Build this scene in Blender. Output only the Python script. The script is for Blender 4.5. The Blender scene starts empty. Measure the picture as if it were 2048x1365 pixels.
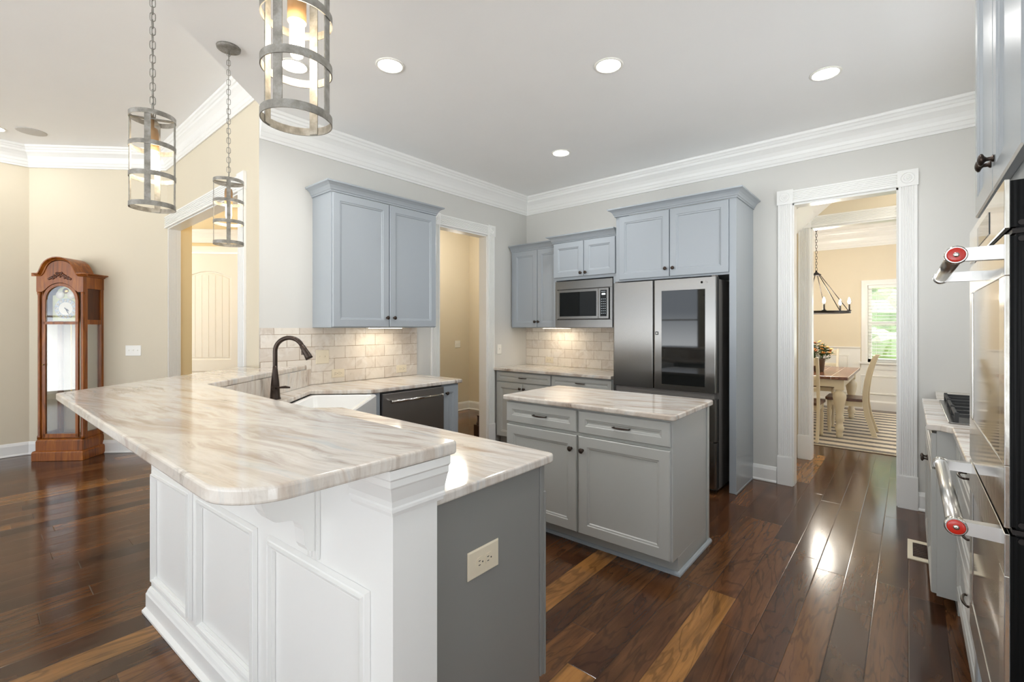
import bpy, bmesh, math, random
from mathutils import Vector, Matrix
random.seed(7)
SC = bpy.context.scene
COL = SC.collection
PI = math.pi

# ------------------------------------------------------------------ camera
cam = bpy.data.cameras.new('camera'); cam_o = bpy.data.objects.new('camera', cam); COL.objects.link(cam_o)
cam.sensor_width = 36.0; cam.lens = 927.0 / 2048.0 * 36.0; cam.shift_y = -27.5 / 2048.0
cam.clip_start = 0.02; cam.clip_end = 200
cam_o.location = (0, 0, 1.39); cam_o.rotation_euler = (PI / 2, 0, math.radians(40.545))
SC.camera = cam_o
# ------------------------------------------------------------------ world, exposure
W = bpy.data.worlds.new('world'); SC.world = W; W.use_nodes = True
wn = W.node_tree.nodes; wb = wn['Background']
# overcast sky above the horizon, below it added brightness that lights the ceilings
tcw = wn.new('ShaderNodeTexCoord'); sxyz = wn.new('ShaderNodeSeparateXYZ'); W.node_tree.links.new(tcw.outputs['Generated'], sxyz.inputs[0])
rmp = wn.new('ShaderNodeValToRGB'); mr = wn.new('ShaderNodeMapRange'); mr.inputs[1].default_value = -1; mr.inputs[2].default_value = 1
W.node_tree.links.new(sxyz.outputs[2], mr.inputs[0]); W.node_tree.links.new(mr.outputs[0], rmp.inputs[0])
rmp.color_ramp.elements[0].position = 0.485; rmp.color_ramp.elements[0].color = (0.93, 0.97, 1.0, 1)
rmp.color_ramp.elements[1].position = 0.515; rmp.color_ramp.elements[1].color = (0.33, 0.36, 0.40, 1)
W.node_tree.links.new(rmp.outputs[0], wb.inputs['Color']); wb.inputs['Strength'].default_value = 4.6
SC.view_settings.view_transform = 'Standard'; SC.view_settings.look = 'None'
SC.view_settings.exposure = 0.71; SC.view_settings.gamma = 1.0
SC.view_settings.use_curve_mapping = False
SC.cycles.use_denoising = True
SC.cycles.max_bounces = 12; SC.cycles.diffuse_bounces = 8; SC.cycles.glossy_bounces = 5; SC.cycles.transmission_bounces = 8
SC.cycles.sample_clamp_indirect = 6.0; SC.cycles.blur_glossy = 0.6
SC.cycles.caustics_reflective = False; SC.cycles.caustics_refractive = False
CAN_W = 18.0      # recessed cans
PEND_W = 4.5      # pendant bulbs
UNDER_W = 0.6     # under-cabinet strips
HALL_W = 26.0     # added hall fill lights
CHAND_W = 3.0

sun = bpy.data.lights.new('sun', 'SUN'); sun.energy = 13.0; sun.angle = math.radians(1.0); sun.color = (1, 0.97, 0.92)
sun_o = bpy.data.objects.new('sun', sun); COL.objects.link(sun_o); sun_o.rotation_euler = (math.radians(-9), math.radians(5), 0)   # high sun added to brighten the garden, it only reaches there

def lamp(kind, name, loc, power, color=(1, 1, 1), size=0.1, rot=(0, 0, 0), parent=None, spot=2.4, sy=None):
    l = bpy.data.lights.new(name, kind); l.energy = power; l.color = color
    if kind == 'AREA':
        l.shape = 'RECTANGLE' if sy else 'DISK'; l.size = size
        if sy: l.size_y = sy
    elif kind == 'SPOT':
        l.spot_size = spot; l.spot_blend = 0.9; l.shadow_soft_size = size
    else: l.shadow_soft_size = size
    o = bpy.data.objects.new(name, l); COL.objects.link(o); o.location = loc; o.rotation_euler = rot
    if parent: o.parent = parent
    return o

# ------------------------------------------------------------------ mesh helper
class MB:
    def __init__(s, M=None):
        s.v = []; s.f = []; s.s = []; s.M = M or Matrix()
    def add(s, vs, fs, smooth=False):
        b = len(s.v)
        s.v += [s.M @ Vector(p) for p in vs]
        for f in fs: s.f.append([i + b for i in f]); s.s.append(smooth)
        return s
    def box(s, x0, x1, y0, y1, z0, z1):
        vs = [(x, y, z) for z in (z0, z1) for y in (y0, y1) for x in (x0, x1)]
        return s.add(vs, [(0, 2, 3, 1), (4, 5, 7, 6), (0, 1, 5, 4), (2, 6, 7, 3), (0, 4, 6, 2), (1, 3, 7, 5)])
    def loops(s, L, closed=True, cap0=True, cap1=True, smooth=False, ring=False):
        n = len(L[0]); vs = [p for l in L for p in l]; fs = []
        m = len(L)
        for i in range(m if ring else m - 1):
            a = i * n; b = ((i + 1) % m) * n
            for k in range(n if closed else n - 1):
                k2 = (k + 1) % n
                fs.append((a + k, a + k2, b + k2, b + k))
        s.add(vs, fs, smooth)
        b0 = len(s.v) - len(vs)
        if not ring:
            if cap0: s.f.append([b0 + k for k in range(n)][::-1]); s.s.append(False)
            if cap1: s.f.append([b0 + (m - 1) * n + k for k in range(n)]); s.s.append(False)
        return s
    def prism(s, poly, z0, z1, bev=0.0, seg=3):
        if bev <= 0:
            return s.loops([[(x, y, z0) for x, y in poly], [(x, y, z1) for x, y in poly]])
        L = []
        for k in range(seg + 1):
            a = PI / 2 * k / seg; L.append((bev * (1 - math.sin(a)), z0 + bev * (1 - math.cos(a))))
        for k in range(seg + 1):
            a = PI / 2 * k / seg; L.append((bev * (1 - math.cos(a)), z1 - bev * (1 - math.sin(a))))
        return s.loops([[(x, y, z) for x, y in inset(poly, d)] for d, z in L])
    def extr(s, poly, axis, a0, a1):
        # poly in the plane across axis ('x': (y,z), 'y': (x,z))
        if axis == 'x': A = [(a0, p, q) for p, q in poly]; B = [(a1, p, q) for p, q in poly]
        elif axis == 'y': A = [(p, a0, q) for p, q in poly]; B = [(p, a1, q) for p, q in poly]
        else: A = [(p, q, a0) for p, q in poly]; B = [(p, q, a1) for p, q in poly]
        return s.loops([A, B])
    def lathe(s, prof, n=24, c=(0, 0, 0), axis='z', smooth=True, cap=True):
        L = []
        for r, h in prof:
            l = []
            for k in range(n):
                a = 2 * PI * k / n; u = r * math.cos(a); v = r * math.sin(a)
                if axis == 'z': p = (c[0] + u, c[1] + v, c[2] + h)
                elif axis == 'y': p = (c[0] + u, c[1] + h, c[2] + v)
                else: p = (c[0] + h, c[1] + u, c[2] + v)
                l.append(p)
            L.append(l)
        return s.loops(L, cap0=cap, cap1=cap, smooth=smooth)
    def tube(s, path, r, n=10, closed=False, smooth=True):
        P = [Vector(p) for p in path]; m = len(P); L = []
        up = None
        for i in range(m):
            if closed: t = (P[(i + 1) % m] - P[i - 1])
            else: t = P[min(i + 1, m - 1)] - P[max(i - 1, 0)]
            t.normalize()
            if up is None:
                up = Vector((0, 0, 1)) if abs(t.z) < 0.9 else Vector((1, 0, 0))
            x = t.cross(up)
            if x.length < 1e-6: x = t.cross(Vector((0.3, 1, 0.2)))
            x.normalize(); y = x.cross(t); up = y
            rr = r[i] if isinstance(r, (list, tuple)) else r
            L.append([P[i] + x * (rr * math.cos(2 * PI * k / n)) + y * (rr * math.sin(2 * PI * k / n)) for k in range(n)])
        return s.loops(L, smooth=smooth, ring=closed)
    def sweep(s, path, prof, nrm, closed=False, smooth=False, capped=True):
        # profile (a, b): a to the right of travel inside the plane, b along nrm
        P = [Vector(p) for p in path]; N = Vector(nrm); m = len(P); L = []
        def side(t): return t.cross(N).normalized()
        for i in range(m):
            if closed or 0 < i < m - 1:
                t0 = (P[i] - P[i - 1]).normalized(); t1 = (P[(i + 1) % m] - P[i]).normalized()
                p0 = side(t0); p1 = side(t1); mv = (p0 + p1) / max(1e-4, 1 + p0.dot(p1))
            elif i == 0: mv = side((P[1] - P[0]).normalized())
            else: mv = side((P[-1] - P[-2]).normalized())
            L.append([P[i] + mv * a + N * b for a, b in prof])
        return s.loops(L, smooth=smooth, ring=closed, cap0=capped, cap1=capped)
    def build(s, name, m, parent=None, bevel=0.0, seg=2, label=None, loc=None, rot=None):
        me = bpy.data.meshes.new(name)
        me.from_pydata([tuple(p) for p in s.v], [], s.f)
        for p, k in zip(me.polygons, s.s): p.use_smooth = k
        bm = bmesh.new(); bm.from_mesh(me); bmesh.ops.recalc_face_normals(bm, faces=bm.faces); bm.to_mesh(me); bm.free()
        if m: me.materials.append(m)
        o = bpy.data.objects.new(name, me); COL.objects.link(o)
        if parent: o.parent = parent
        if loc: o.location = loc
        if rot: o.rotation_euler = rot
        if bevel:
            b = o.modifiers.new('bevel', 'BEVEL'); b.width = bevel; b.segments = seg; b.limit_method = 'ANGLE'; b.angle_limit = 0.6
        if label: o['label'] = label
        return o

def inset(poly, d):
    n = len(poly); A = sum(poly[i][0] * poly[(i + 1) % n][1] - poly[(i + 1) % n][0] * poly[i][1] for i in range(n))
    sg = 1 if A > 0 else -1; out = []
    for i in range(n):
        p0 = Vector(poly[i - 1]); p1 = Vector(poly[i]); p2 = Vector(poly[(i + 1) % n])
        a = (p1 - p0).normalized(); b = (p2 - p1).normalized()
        na = Vector((-a.y, a.x)) * sg; nb = Vector((-b.y, b.x)) * sg
        q = p1 + (na + nb) * (d / max(0.15, 1 + na.dot(nb))); out.append((q.x, q.y))
    return out
def roundpoly(poly, radii, seg=8):
    out = []; n = len(poly)
    for i, p in enumerate(poly):
        r = radii.get(i, 0) if isinstance(radii, dict) else radii
        if r <= 0: out.append(p); continue
        p0 = Vector(poly[i - 1]); p1 = Vector(p); p2 = Vector(poly[(i + 1) % n])
        a = (p0 - p1).normalized(); b = (p2 - p1).normalized(); h = a.angle(b) / 2; t = r / math.tan(h)
        c = p1 + (a + b).normalized() * (r / math.sin(h)); s0 = p1 + a * t - c; s1 = p1 + b * t - c
        ang0 = math.atan2(s0.y, s0.x); da = (math.atan2(s1.y, s1.x) - ang0 + PI) % (2 * PI) - PI
        for k in range(seg + 1):
            an = ang0 + da * k / seg; out.append((c.x + r * math.cos(an), c.y + r * math.sin(an)))
    return out
def arc(cx, cy, r, a0, a1, n):
    return [(cx + r * math.cos(a0 + (a1 - a0) * k / n), cy + r * math.sin(a0 + (a1 - a0) * k / n)) for k in range(n + 1)]

def thing(name, label, cat, loc=(0, 0, 0), rotz=0, group=None):
    o = bpy.data.objects.new(name, None); COL.objects.link(o); o.empty_display_size = 0.1
    o.location = loc; o.rotation_euler = (0, 0, rotz); o['label'] = label; o['category'] = cat
    if group: o['group'] = group
    return o
def tag(o, label, cat, group=None, kind=None):
    o['label'] = label; o['category'] = cat
    if group: o['group'] = group
    if kind: o['kind'] = kind
    return o
def structure(o, label=None, cat=None):
    o['kind'] = 'structure'
    if label: o['label'] = label
    if cat: o['category'] = cat
    return o
def dup(root, loc, rotz=None, label=None, group=None):
    r = root.copy(); COL.objects.link(r); r.location = loc
    if rotz is not None: r.rotation_euler = (0, 0, rotz)
    if label: r['label'] = label
    if group: r['group'] = group
    def rec(src, dst):
        for ch in list(src.children):
            c = ch.copy(); COL.objects.link(c); c.parent = dst; rec(ch, c)
    rec(root, r)
    return r
def text_mesh(name, body, size, m, parent, M, extrude=0.0005):
    c = bpy.data.curves.new(name, 'FONT'); c.body = body; c.size = size; c.extrude = extrude; c.align_x = 'CENTER'; c.align_y = 'CENTER'
    o = bpy.data.objects.new(name, c); COL.objects.link(o)
    dg = bpy.context.evaluated_depsgraph_get(); me = bpy.data.meshes.new_from_object(o.evaluated_get(dg))
    bpy.data.objects.remove(o); me.transform(M); me.materials.clear(); me.materials.append(m)
    q = bpy.data.objects.new(name, me); COL.objects.link(q); q.parent = parent
    return q

# ------------------------------------------------------------------ materials
class NT:
    def __init__(s, name):
        s.m = bpy.data.materials.new(name); s.m.use_nodes = True; s.t = s.m.node_tree; s.n = s.t.nodes
        s.b = s.n['Principled BSDF']; s.out = s.n['Material Output']
    def new(s, typ, **k):
        n = s.n.new(typ)
        for a, b in k.items():
            if a == 'ins':
                for i, v in b.items():
                    if hasattr(v, 'is_output'): s.t.links.new(v, n.inputs[i])
                    else: n.inputs[i].default_value = v
            else: setattr(n, a, b)
        return n
    def link(s, a, b): s.t.links.new(a, b)
    def pos(s): return s.new('ShaderNodeTexCoord').outputs['Object']
    def map(s, v, scale=(1, 1, 1), rot=(0, 0, 0), loc=(0, 0, 0)):
        return s.new('ShaderNodeMapping', ins={0: v, 1: loc, 2: rot, 3: scale}).outputs[0]
    def noise(s, v, scale=5, detail=4, rough=0.5, dist=0.0):
        n = s.new('ShaderNodeTexNoise', ins={'Vector': v, 'Scale': scale, 'Detail': detail, 'Roughness': rough, 'Distortion': dist})
        return n.outputs[0]
    def math(s, op, a, b=0.0, c=None, clamp=False):
        i = {0: a, 1: b}
        if c is not None: i[2] = c
        return s.new('ShaderNodeMath', operation=op, use_clamp=clamp, ins=i).outputs[0]
    def ramp(s, fac, stops):
        n = s.new('ShaderNodeValToRGB', ins={0: fac}); e = n.color_ramp.elements
        while len(e) > 1: e.remove(e[-1])
        e[0].position = stops[0][0]; e[0].color = (*stops[0][1], 1)
        for p, c in stops[1:]:
            q = e.new(p); q.color = (*c, 1)
        return n.outputs[0]
    def mix(s, fac, a, b, mode='MIX'):
        n = s.new('ShaderNodeMix', data_type='RGBA', blend_type=mode)
        for i, v in ((0, fac), (6, a), (7, b)):
            if hasattr(v, 'is_output'): s.link(v, n.inputs[i])
            else: n.inputs[i].default_value = v if i == 0 else (*v, 1) if len(v) == 3 else v
        return n.outputs[2]
    def bump(s, h, strength=0.2, dist=0.01):
        n = s.new('ShaderNodeBump', ins={'Height': h, 'Strength': strength, 'Distance': dist}); s.link(n.outputs[0], s.b.inputs['Normal'])
        return n
    def set(s, **k):
        mp = {'color': 'Base Color', 'rough': 'Roughness', 'metal': 'Metallic', 'spec': 'Specular IOR Level', 'coat': 'Coat Weight',
              'coat_rough': 'Coat Roughness', 'emit': 'Emission Color', 'emit_s': 'Emission Strength', 'trans': 'Transmission Weight',
              'ior': 'IOR', 'alpha': 'Alpha', 'aniso': 'Anisotropic'}
        for a, v in k.items():
            i = s.b.inputs[mp[a]]
            if hasattr(v, 'is_output'): s.link(v, i)
            elif isinstance(v, (tuple, list)): i.default_value = (*v, 1)
            else: i.default_value = v
        return s

def sr(r, g, b):
    return tuple(((c / 255 + 0.055) / 1.055) ** 2.4 if c > 10 else c / 255 / 12.92 for c in (r, g, b))
def paint(name, col, rough=0.5, var=0.03, bumpy=0.04, scale=180):
    k = NT(name); p = k.pos(); n = k.noise(p, 3.0, 3)
    c2 = tuple(max(0, c * (1 - var)) for c in col)
    k.set(color=k.mix(n, c2, col), rough=rough)
    if bumpy: k.bump(k.noise(p, scale, 2), bumpy, 0.002)
    return k.m
def metal(name, col, rough, metal=1.0, brush=None, aniso=0.0):
    k = NT(name); k.set(color=col, rough=rough, metal=metal, aniso=aniso)
    if brush:
        n = k.noise(k.map(k.pos(), brush), 1.0, 3)
        k.set(rough=k.new('ShaderNodeMapRange', ins={0: n, 3: rough * 0.8, 4: rough * 1.25}).outputs[0])
        k.bump(n, 0.06, 0.002)
    if aniso:
        tn = k.new('ShaderNodeTangent', direction_type='RADIAL', axis='Z'); k.link(tn.outputs[0], k.b.inputs['Tangent'])
    return k.m
def emitter(name, col, s):
    k = NT(name); k.set(color=(0.8, 0.8, 0.8), emit=col, emit_s=s); n = k.noise(k.pos(), 4.0, 1)
    return k.m

M = {}
M['wall_kitchen'] = paint('wall paint pale grey', sr(211, 210, 205), 0.6)
M['wall_living'] = paint('wall paint cream', sr(217, 207, 185), 0.6)
M['wall_hall'] = paint('wall paint straw', sr(226, 205, 160), 0.6)
M['wall_dining'] = paint('wall paint sand', sr(222, 211, 188), 0.6)
M['ceiling'] = paint('ceiling paint', sr(246, 246, 245), 0.7)
M['trim'] = paint('white trim enamel', sr(236, 236, 233), 0.28, 0.01, 0.0)
M['door_white'] = paint('white door enamel', sr(230, 226, 218), 0.35, 0.01, 0.0)
M['cab'] = paint('blue grey cabinet lacquer', sr(160, 167, 173), 0.27, 0.02, 0.0)
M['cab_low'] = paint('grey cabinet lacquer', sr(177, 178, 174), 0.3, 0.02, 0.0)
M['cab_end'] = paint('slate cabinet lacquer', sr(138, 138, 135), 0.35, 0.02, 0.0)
M['bronze'] = metal('oil rubbed bronze', sr(66, 56, 50), 0.32, 0.8, (60, 60, 60))
M['black_iron'] = metal('black iron', sr(44, 40, 38), 0.45, 0.6, (60, 60, 60))
M['steel'] = metal('brushed stainless', sr(134, 132, 129), 0.26, 1.0, None, 0.8)
M['steel_dark'] = metal('dark stainless', sr(150, 145, 142), 0.38, 1.0, None, 0.5)
M['steel_polish'] = metal('polished stainless', sr(205, 203, 198), 0.1, 1.0, (30, 30, 30))
M['galv'] = None
k0 = NT('black oven casing'); k0.set(color=(0.004, 0.004, 0.004), rough=0.35, spec=0.12); k0.bump(k0.noise(k0.map(k0.pos(), (1, 120, 1)), 1.0, 2), 0.3, 0.004); M['core_black'] = k0.m
M['steel_satin'] = metal('satin stainless', sr(196, 194, 190), 0.28, 1.0)
M['black'] = paint('black enamel', (0.012, 0.012, 0.012), 0.25, 0.1, 0.0)
M['matte_black'] = paint('matte black', (0.02, 0.02, 0.02), 0.6, 0.1, 0.05)
M['blackglass'] = paint('black glass', (0.008, 0.009, 0.009), 0.03, 0.0, 0.0)
M['grey_dark'] = paint('dark grey casing', sr(112, 108, 104), 0.4, 0.05, 0.05)
M['plastic_white'] = paint('white plastic', sr(238, 236, 228), 0.3, 0.01, 0.0)
M['plastic_almond'] = paint('almond plastic', sr(226, 215, 192), 0.3, 0.01, 0.0)
M['porcelain'] = paint('white fireclay', sr(240, 240, 238), 0.08, 0.01, 0.0)
M['red'] = paint('red enamel', sr(190, 38, 24), 0.2, 0.02, 0.0)
M['cream_wood'] = paint('cream painted wood', sr(232, 222, 198), 0.4, 0.08, 0.05, 30)
M['brass'] = metal('aged brass', sr(200, 165, 96), 0.3, 1.0, (50, 50, 50))
M['silver'] = metal('silvered dial', sr(158, 166, 170), 0.4, 0.4, (80, 80, 80))
M['ivory'] = paint('ivory enamel', sr(240, 234, 214), 0.35, 0.02, 0.0)
M['lens'] = emitter('lit frosted lens', (1.0, 0.98, 0.95), 14.0)
def clear_bulb(name, col, st):
    k = NT(name); k.n.remove(k.b); e = k.new('ShaderNodeEmission', ins={0: (*col, 1), 1: st}); t = k.new('ShaderNodeBsdfTransparent')
    lw = k.new('ShaderNodeLayerWeight', ins={0: 0.35}); f = k.math('MULTIPLY_ADD', lw.outputs[1], -0.5, 0.75)
    mx = k.new('ShaderNodeMixShader'); k.link(f, mx.inputs[0]); k.link(t.outputs[0], mx.inputs[1]); k.link(e.outputs[0], mx.inputs[2])
    k.link(mx.outputs[0], k.out.inputs[0]); return k.m
M['bulb'] = clear_bulb('glowing clear tubular bulb', (1.0, 0.86, 0.62), 9.0)
M['candle'] = emitter('lit candle bulb', (1.0, 0.88, 0.7), 30.0)
M['under'] = emitter('lit under cabinet lens', (1.0, 0.87, 0.68), 9.0)
M['display'] = emitter('lit display', (0.7, 0.85, 0.9), 0.8)
M['green_leaf'] = paint('leaf green', sr(70, 104, 44), 0.5, 0.4, 0.1, 20)
M['orange_petal'] = paint('orange petal', sr(245, 172, 84), 0.5, 0.25, 0.0)
M['pink_petal'] = paint('coral petal', sr(246, 158, 120), 0.5, 0.25, 0.0)
M['pail'] = metal('zinc pail', sr(150, 140, 128), 0.45, 0.8, (40, 40, 40))
M['hedge'] = paint('garden foliage', sr(138, 158, 112), 0.7, 0.75, 0.6, 8)
M['lawn'] = paint('garden lawn', sr(150, 170, 100), 0.9, 0.4, 0.3, 30)
M['blind'] = paint('white blind slat', sr(240, 242, 240), 0.5, 0.01, 0.0)
M['fabric_grille'] = paint('speaker grille', sr(205, 202, 197), 0.8, 0.05, 0.4, 900)

def mk_glass(name, tint=(1, 1, 1), refl=0.0, rough=0.02):
    k = NT(name); k.n.remove(k.b)
    t = k.new('ShaderNodeBsdfTransparent', ins={0: (*tint, 1)}); g = k.new('ShaderNodeBsdfGlossy', ins={'Roughness': rough})
    fr = k.new('ShaderNodeFresnel', ins={0: 1.5}); n = k.noise(k.pos(), 2.0, 1)
    f = k.math('ADD', k.math('MULTIPLY', fr.outputs[0], 0.6), refl, clamp=True)
    mx = k.new('ShaderNodeMixShader'); k.link(f, mx.inputs[0]); k.link(t.outputs[0], mx.inputs[1]); k.link(g.outputs[0], mx.inputs[2])
    k.link(mx.outputs[0], k.out.inputs[0]); return k.m
M['glass'] = mk_glass('clear glass')
M['glass_mirror'] = mk_glass('clock door glass', (0.9, 0.9, 0.88), 0.02)

def mk_wood(name, dark, mid, light, axis='z', rough=0.3, scale=1.0):
    k = NT(name); p = k.pos()
    sc = {'x': (1.2, 14, 14), 'y': (14, 1.2, 14), 'z': (14, 14, 1.2)}[axis]
    v = k.map(p, tuple(scale * c for c in sc))
    n = k.noise(v, 1.6, 8, 0.6, 1.2); f = k.noise(k.map(p, tuple(scale * 6 * c for c in sc)), 2.0, 3)
    c = k.ramp(n, [(0.25, dark), (0.5, mid), (0.75, light)])
    k.set(color=k.mix(k.math('MULTIPLY', f, 0.35), c, dark), rough=rough); k.bump(f, 0.08, 0.003)
    return k.m
M['clock_wood'] = mk_wood('honey oak', sr(86, 42, 8), sr(150, 82, 22), sr(186, 114, 38))
M['clock_dark'] = mk_wood('dark oak interior', sr(56, 26, 10), sr(92, 46, 18), sr(120, 66, 28))
M['table_wood'] = mk_wood('walnut stain', sr(74, 46, 30), sr(104, 66, 46), sr(140, 96, 70), 'x')
M['dark_wood'] = mk_wood('dark stair wood', sr(36, 22, 16), sr(60, 38, 28), sr(84, 56, 40))

def mk_galv():
    k = NT('galvanised weathered metal'); p = k.pos()
    n = k.noise(p, 26, 6, 0.65); n2 = k.noise(p, 90, 3)
    c = k.ramp(n, [(0.3, sr(104, 100, 92)), (0.5, sr(142, 138, 130)), (0.66, sr(168, 166, 160)), (0.78, sr(150, 128, 98))])
    k.set(color=k.mix(k.math('MULTIPLY', n2, 0.4), c, sr(110, 106, 100)), rough=0.55, metal=0.35); k.bump(n2, 0.2, 0.003)
    return k.m
M['galv'] = mk_galv()

M['rust'] = paint('rusted socket', sr(168, 132, 92), 0.6, 0.35, 0.1, 60)
def mk_floor():
    k = NT('hand scraped hickory planks'); p = k.pos()
    xyz = k.new('ShaderNodeSeparateXYZ', ins={0: p}); X, Y = xyz.outputs[0], xyz.outputs[1]
    px = k.math('DIVIDE', X, 0.134); row = k.math('FLOOR', px)
    rnd = k.new('ShaderNodeTexWhiteNoise', noise_dimensions='1D', ins={'W': row}).outputs[0]
    py = k.math('ADD', k.math('DIVIDE', Y, 1.15), k.math('MULTIPLY', rnd, 7.3)); col = k.math('FLOOR', py)
    idv = k.new('ShaderNodeCombineXYZ', ins={0: row, 1: col}).outputs[0]
    wn_ = k.new('ShaderNodeTexWhiteNoise', noise_dimensions='2D', ins={'Vector': idv}); idn = wn_.outputs[0]
    base = k.ramp(idn, [(0.0, sr(60, 37, 25)), (0.2, sr(74, 46, 30)), (0.42, sr(92, 60, 38)), (0.62, sr(84, 53, 33)), (0.78, sr(118, 78, 45)), (0.86, sr(106, 68, 42)), (0.95, sr(160, 112, 60)), (1.0, sr(166, 118, 64))])
    def gvec(sx, sy, sd): return k.new('ShaderNodeCombineXYZ', ins={0: k.math('MULTIPLY', X, sx), 1: k.math('MULTIPLY', Y, sy), 2: k.math('MULTIPLY_ADD', idn, 37.0, sd)}).outputs[0]
    mr = lambda f, a, b, c, d: k.new('ShaderNodeMapRange', ins={0: f, 1: a, 2: b, 3: c, 4: d}).outputs[0]
    g1 = k.noise(gvec(11.0, 1.1, 0.0), 1.0, 9, 0.6, 1.0); g2 = k.noise(gvec(85.0, 3.6, 5.0), 1.0, 4, 0.6, 0.4)
    fig = k.math('SINE', k.math('MULTIPLY', k.noise(gvec(5.0, 0.9, 9.0), 1.0, 4, 0.55, 0.6), 70.0))
    blot = k.noise(gvec(6.0, 2.2, 3.0), 1.0, 3)
    c = k.mix(mr(blot, 0.45, 0.75, 0.0, 0.4), base, sr(128, 88, 50))
    c = k.mix(mr(g1, 0.42, 0.72, 0.0, 0.65), c, sr(36, 23, 16))
    c = k.mix(mr(fig, 0.5, 1.0, 0.0, 0.38), c, sr(34, 21, 15))
    c = k.mix(mr(g2, 0.5, 0.8, 0.0, 0.35), c, sr(40, 26, 18))
    def edge(v, w, lim):
        fr = k.math('FRACT', v); d = k.math('MULTIPLY', k.math('MINIMUM', fr, k.math('SUBTRACT', 1.0, fr)), w)
        return k.new('ShaderNodeMapRange', ins={0: d, 1: 0.0, 2: lim, 3: 0.0, 4: 1.0}).outputs[0]
    e = k.math('MINIMUM', edge(px, 0.134, 0.0032), edge(py, 1.15, 0.003))
    c = k.mix(k.math('MULTIPLY', k.math('SUBTRACT', 1.0, e), 0.6), c, sr(34, 22, 17))
    wave = k.noise(k.map(p, (9, 2.0, 1)), 1.0, 3, 0.5, 0.6)
    h = k.math('ADD', k.math('MULTIPLY', e, 0.5), k.math('ADD', k.math('MULTIPLY', wave, 0.55), k.math('MULTIPLY', g1, 0.12)))
    k.set(color=c, rough=k.new('ShaderNodeMapRange', ins={0: g1, 3: 0.11, 4: 0.2}).outputs[0], spec=0.42); k.bump(h, 0.22, 0.004)
    return k.m
M['floor'] = mk_floor()

def mk_granite(name, ang, seed=(0, 0, 0)):
    k = NT(name); p = k.map(k.pos(), loc=seed)
    wx = k.new('ShaderNodeTexNoise', ins={'Vector': p, 'Scale': 1.7, 'Detail': 3}).outputs[1]
    pw = k.new('ShaderNodeVectorMath', operation='MULTIPLY_ADD', ins={0: wx, 1: (0.22, 0.22, 0.1), 2: p}).outputs[0]
    r = k.map(pw, rot=(0, 0, -ang))
    w1 = k.noise(k.map(r, scale=(1.1, 8.0, 1.0)), 1.2, 9, 0.62, 0.5); w2 = k.noise(k.map(r, scale=(1.6, 15, 1.4), loc=(2, 5, 1)), 1.5, 8, 0.66, 0.7)
    w3 = k.noise(k.map(r, scale=(1.0, 5.0, 1.0), loc=(7, 3, 2)), 1.0, 5, 0.6, 0.8)
    big = k.noise(k.map(p, loc=(3, 1, 7)), 1.5, 3, 0.5, 0.4); spk = k.noise(p, 60, 4, 0.7)
    mr = lambda f, a, b, c, d: k.new('ShaderNodeMapRange', ins={0: f, 1: a, 2: b, 3: c, 4: d}).outputs[0]
    c = k.ramp(w1, [(0.3, sr(168, 148, 132)), (0.42, sr(198, 186, 173)), (0.5, sr(218, 212, 203)), (0.58, sr(204, 195, 184)), (0.66, sr(178, 164, 150)), (0.76, sr(150, 134, 122))])
    c = k.mix(mr(w2, 0.54, 0.70, 0.0, 0.8), c, sr(160, 142, 126))
    c = k.mix(mr(w2, 0.44, 0.30, 0.0, 0.8), c, sr(186, 190, 191))
    c = k.mix(mr(big, 0.52, 0.72, 0.0, 0.6), c, sr(222, 220, 216))
    c = k.mix(k.math('MULTIPLY', mr(w3, 0.56, 0.68, 0.0, 1.0), mr(w2, 0.46, 0.62, 0.0, 0.85)), c, sr(112, 88, 66))
    c = k.mix(k.math('MULTIPLY', mr(w3, 0.60, 0.72, 0.0, 1.0), mr(spk, 0.5, 0.62, 0.0, 0.8)), c, sr(72, 54, 40))
    c = k.mix(mr(spk, 0.58, 0.78, 0.0, 0.22), c, sr(126, 110, 94))
    k.set(color=c, rough=0.09, spec=0.5)
    return k.m
M['granite'] = mk_granite('veined granite', math.radians(8))
M['granite_low'] = mk_granite('veined granite low', math.radians(12), (5, 2, 0))
M['granite_island'] = mk_granite('veined granite island', math.radians(8), (11, 4, 1))

def mk_tile(name, seed):
    k = NT(name); p = k.pos(); s = k.new('ShaderNodeSeparateXYZ', ins={0: p})
    v = k.new('ShaderNodeCombineXYZ', ins={0: s.outputs[0], 1: s.outputs[2]}).outputs[0]
    b = k.new('ShaderNodeTexBrick', offset=0.5, ins={'Vector': v, 'Color1': (*sr(226, 218, 206), 1), 'Color2': (*sr(204, 192, 178), 1), 'Mortar': (*sr(160, 140, 116), 1),
              'Scale': 1.0, 'Mortar Size': 0.0024, 'Mortar Smooth': 0.3, 'Bias': -0.1, 'Brick Width': 0.2, 'Row Height': 0.1045})
    n = k.noise(k.map(p, loc=seed), 9, 8, 0.65, 1.5); n2 = k.noise(k.map(p, (6, 6, 6), loc=seed), 1.6, 5, 0.6, 1.0)
    c = k.mix(k.new('ShaderNodeMapRange', ins={0: n, 1: 0.5, 2: 0.75, 3: 0.0, 4: 0.5}).outputs[0], b.outputs[0], sr(176, 160, 142))
    c = k.mix(k.new('ShaderNodeMapRange', ins={0: n2, 1: 0.5, 2: 0.7, 3: 0.0, 4: 0.5}).outputs[0], c, sr(236, 232, 226))
    k.set(color=c, rough=0.28); k.bump(k.math('SUBTRACT', 1.0, b.outputs[1]), 0.5, 0.003)
    return k.m
M['tile'] = mk_tile('tumbled stone tile', (0, 0, 0))

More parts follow.
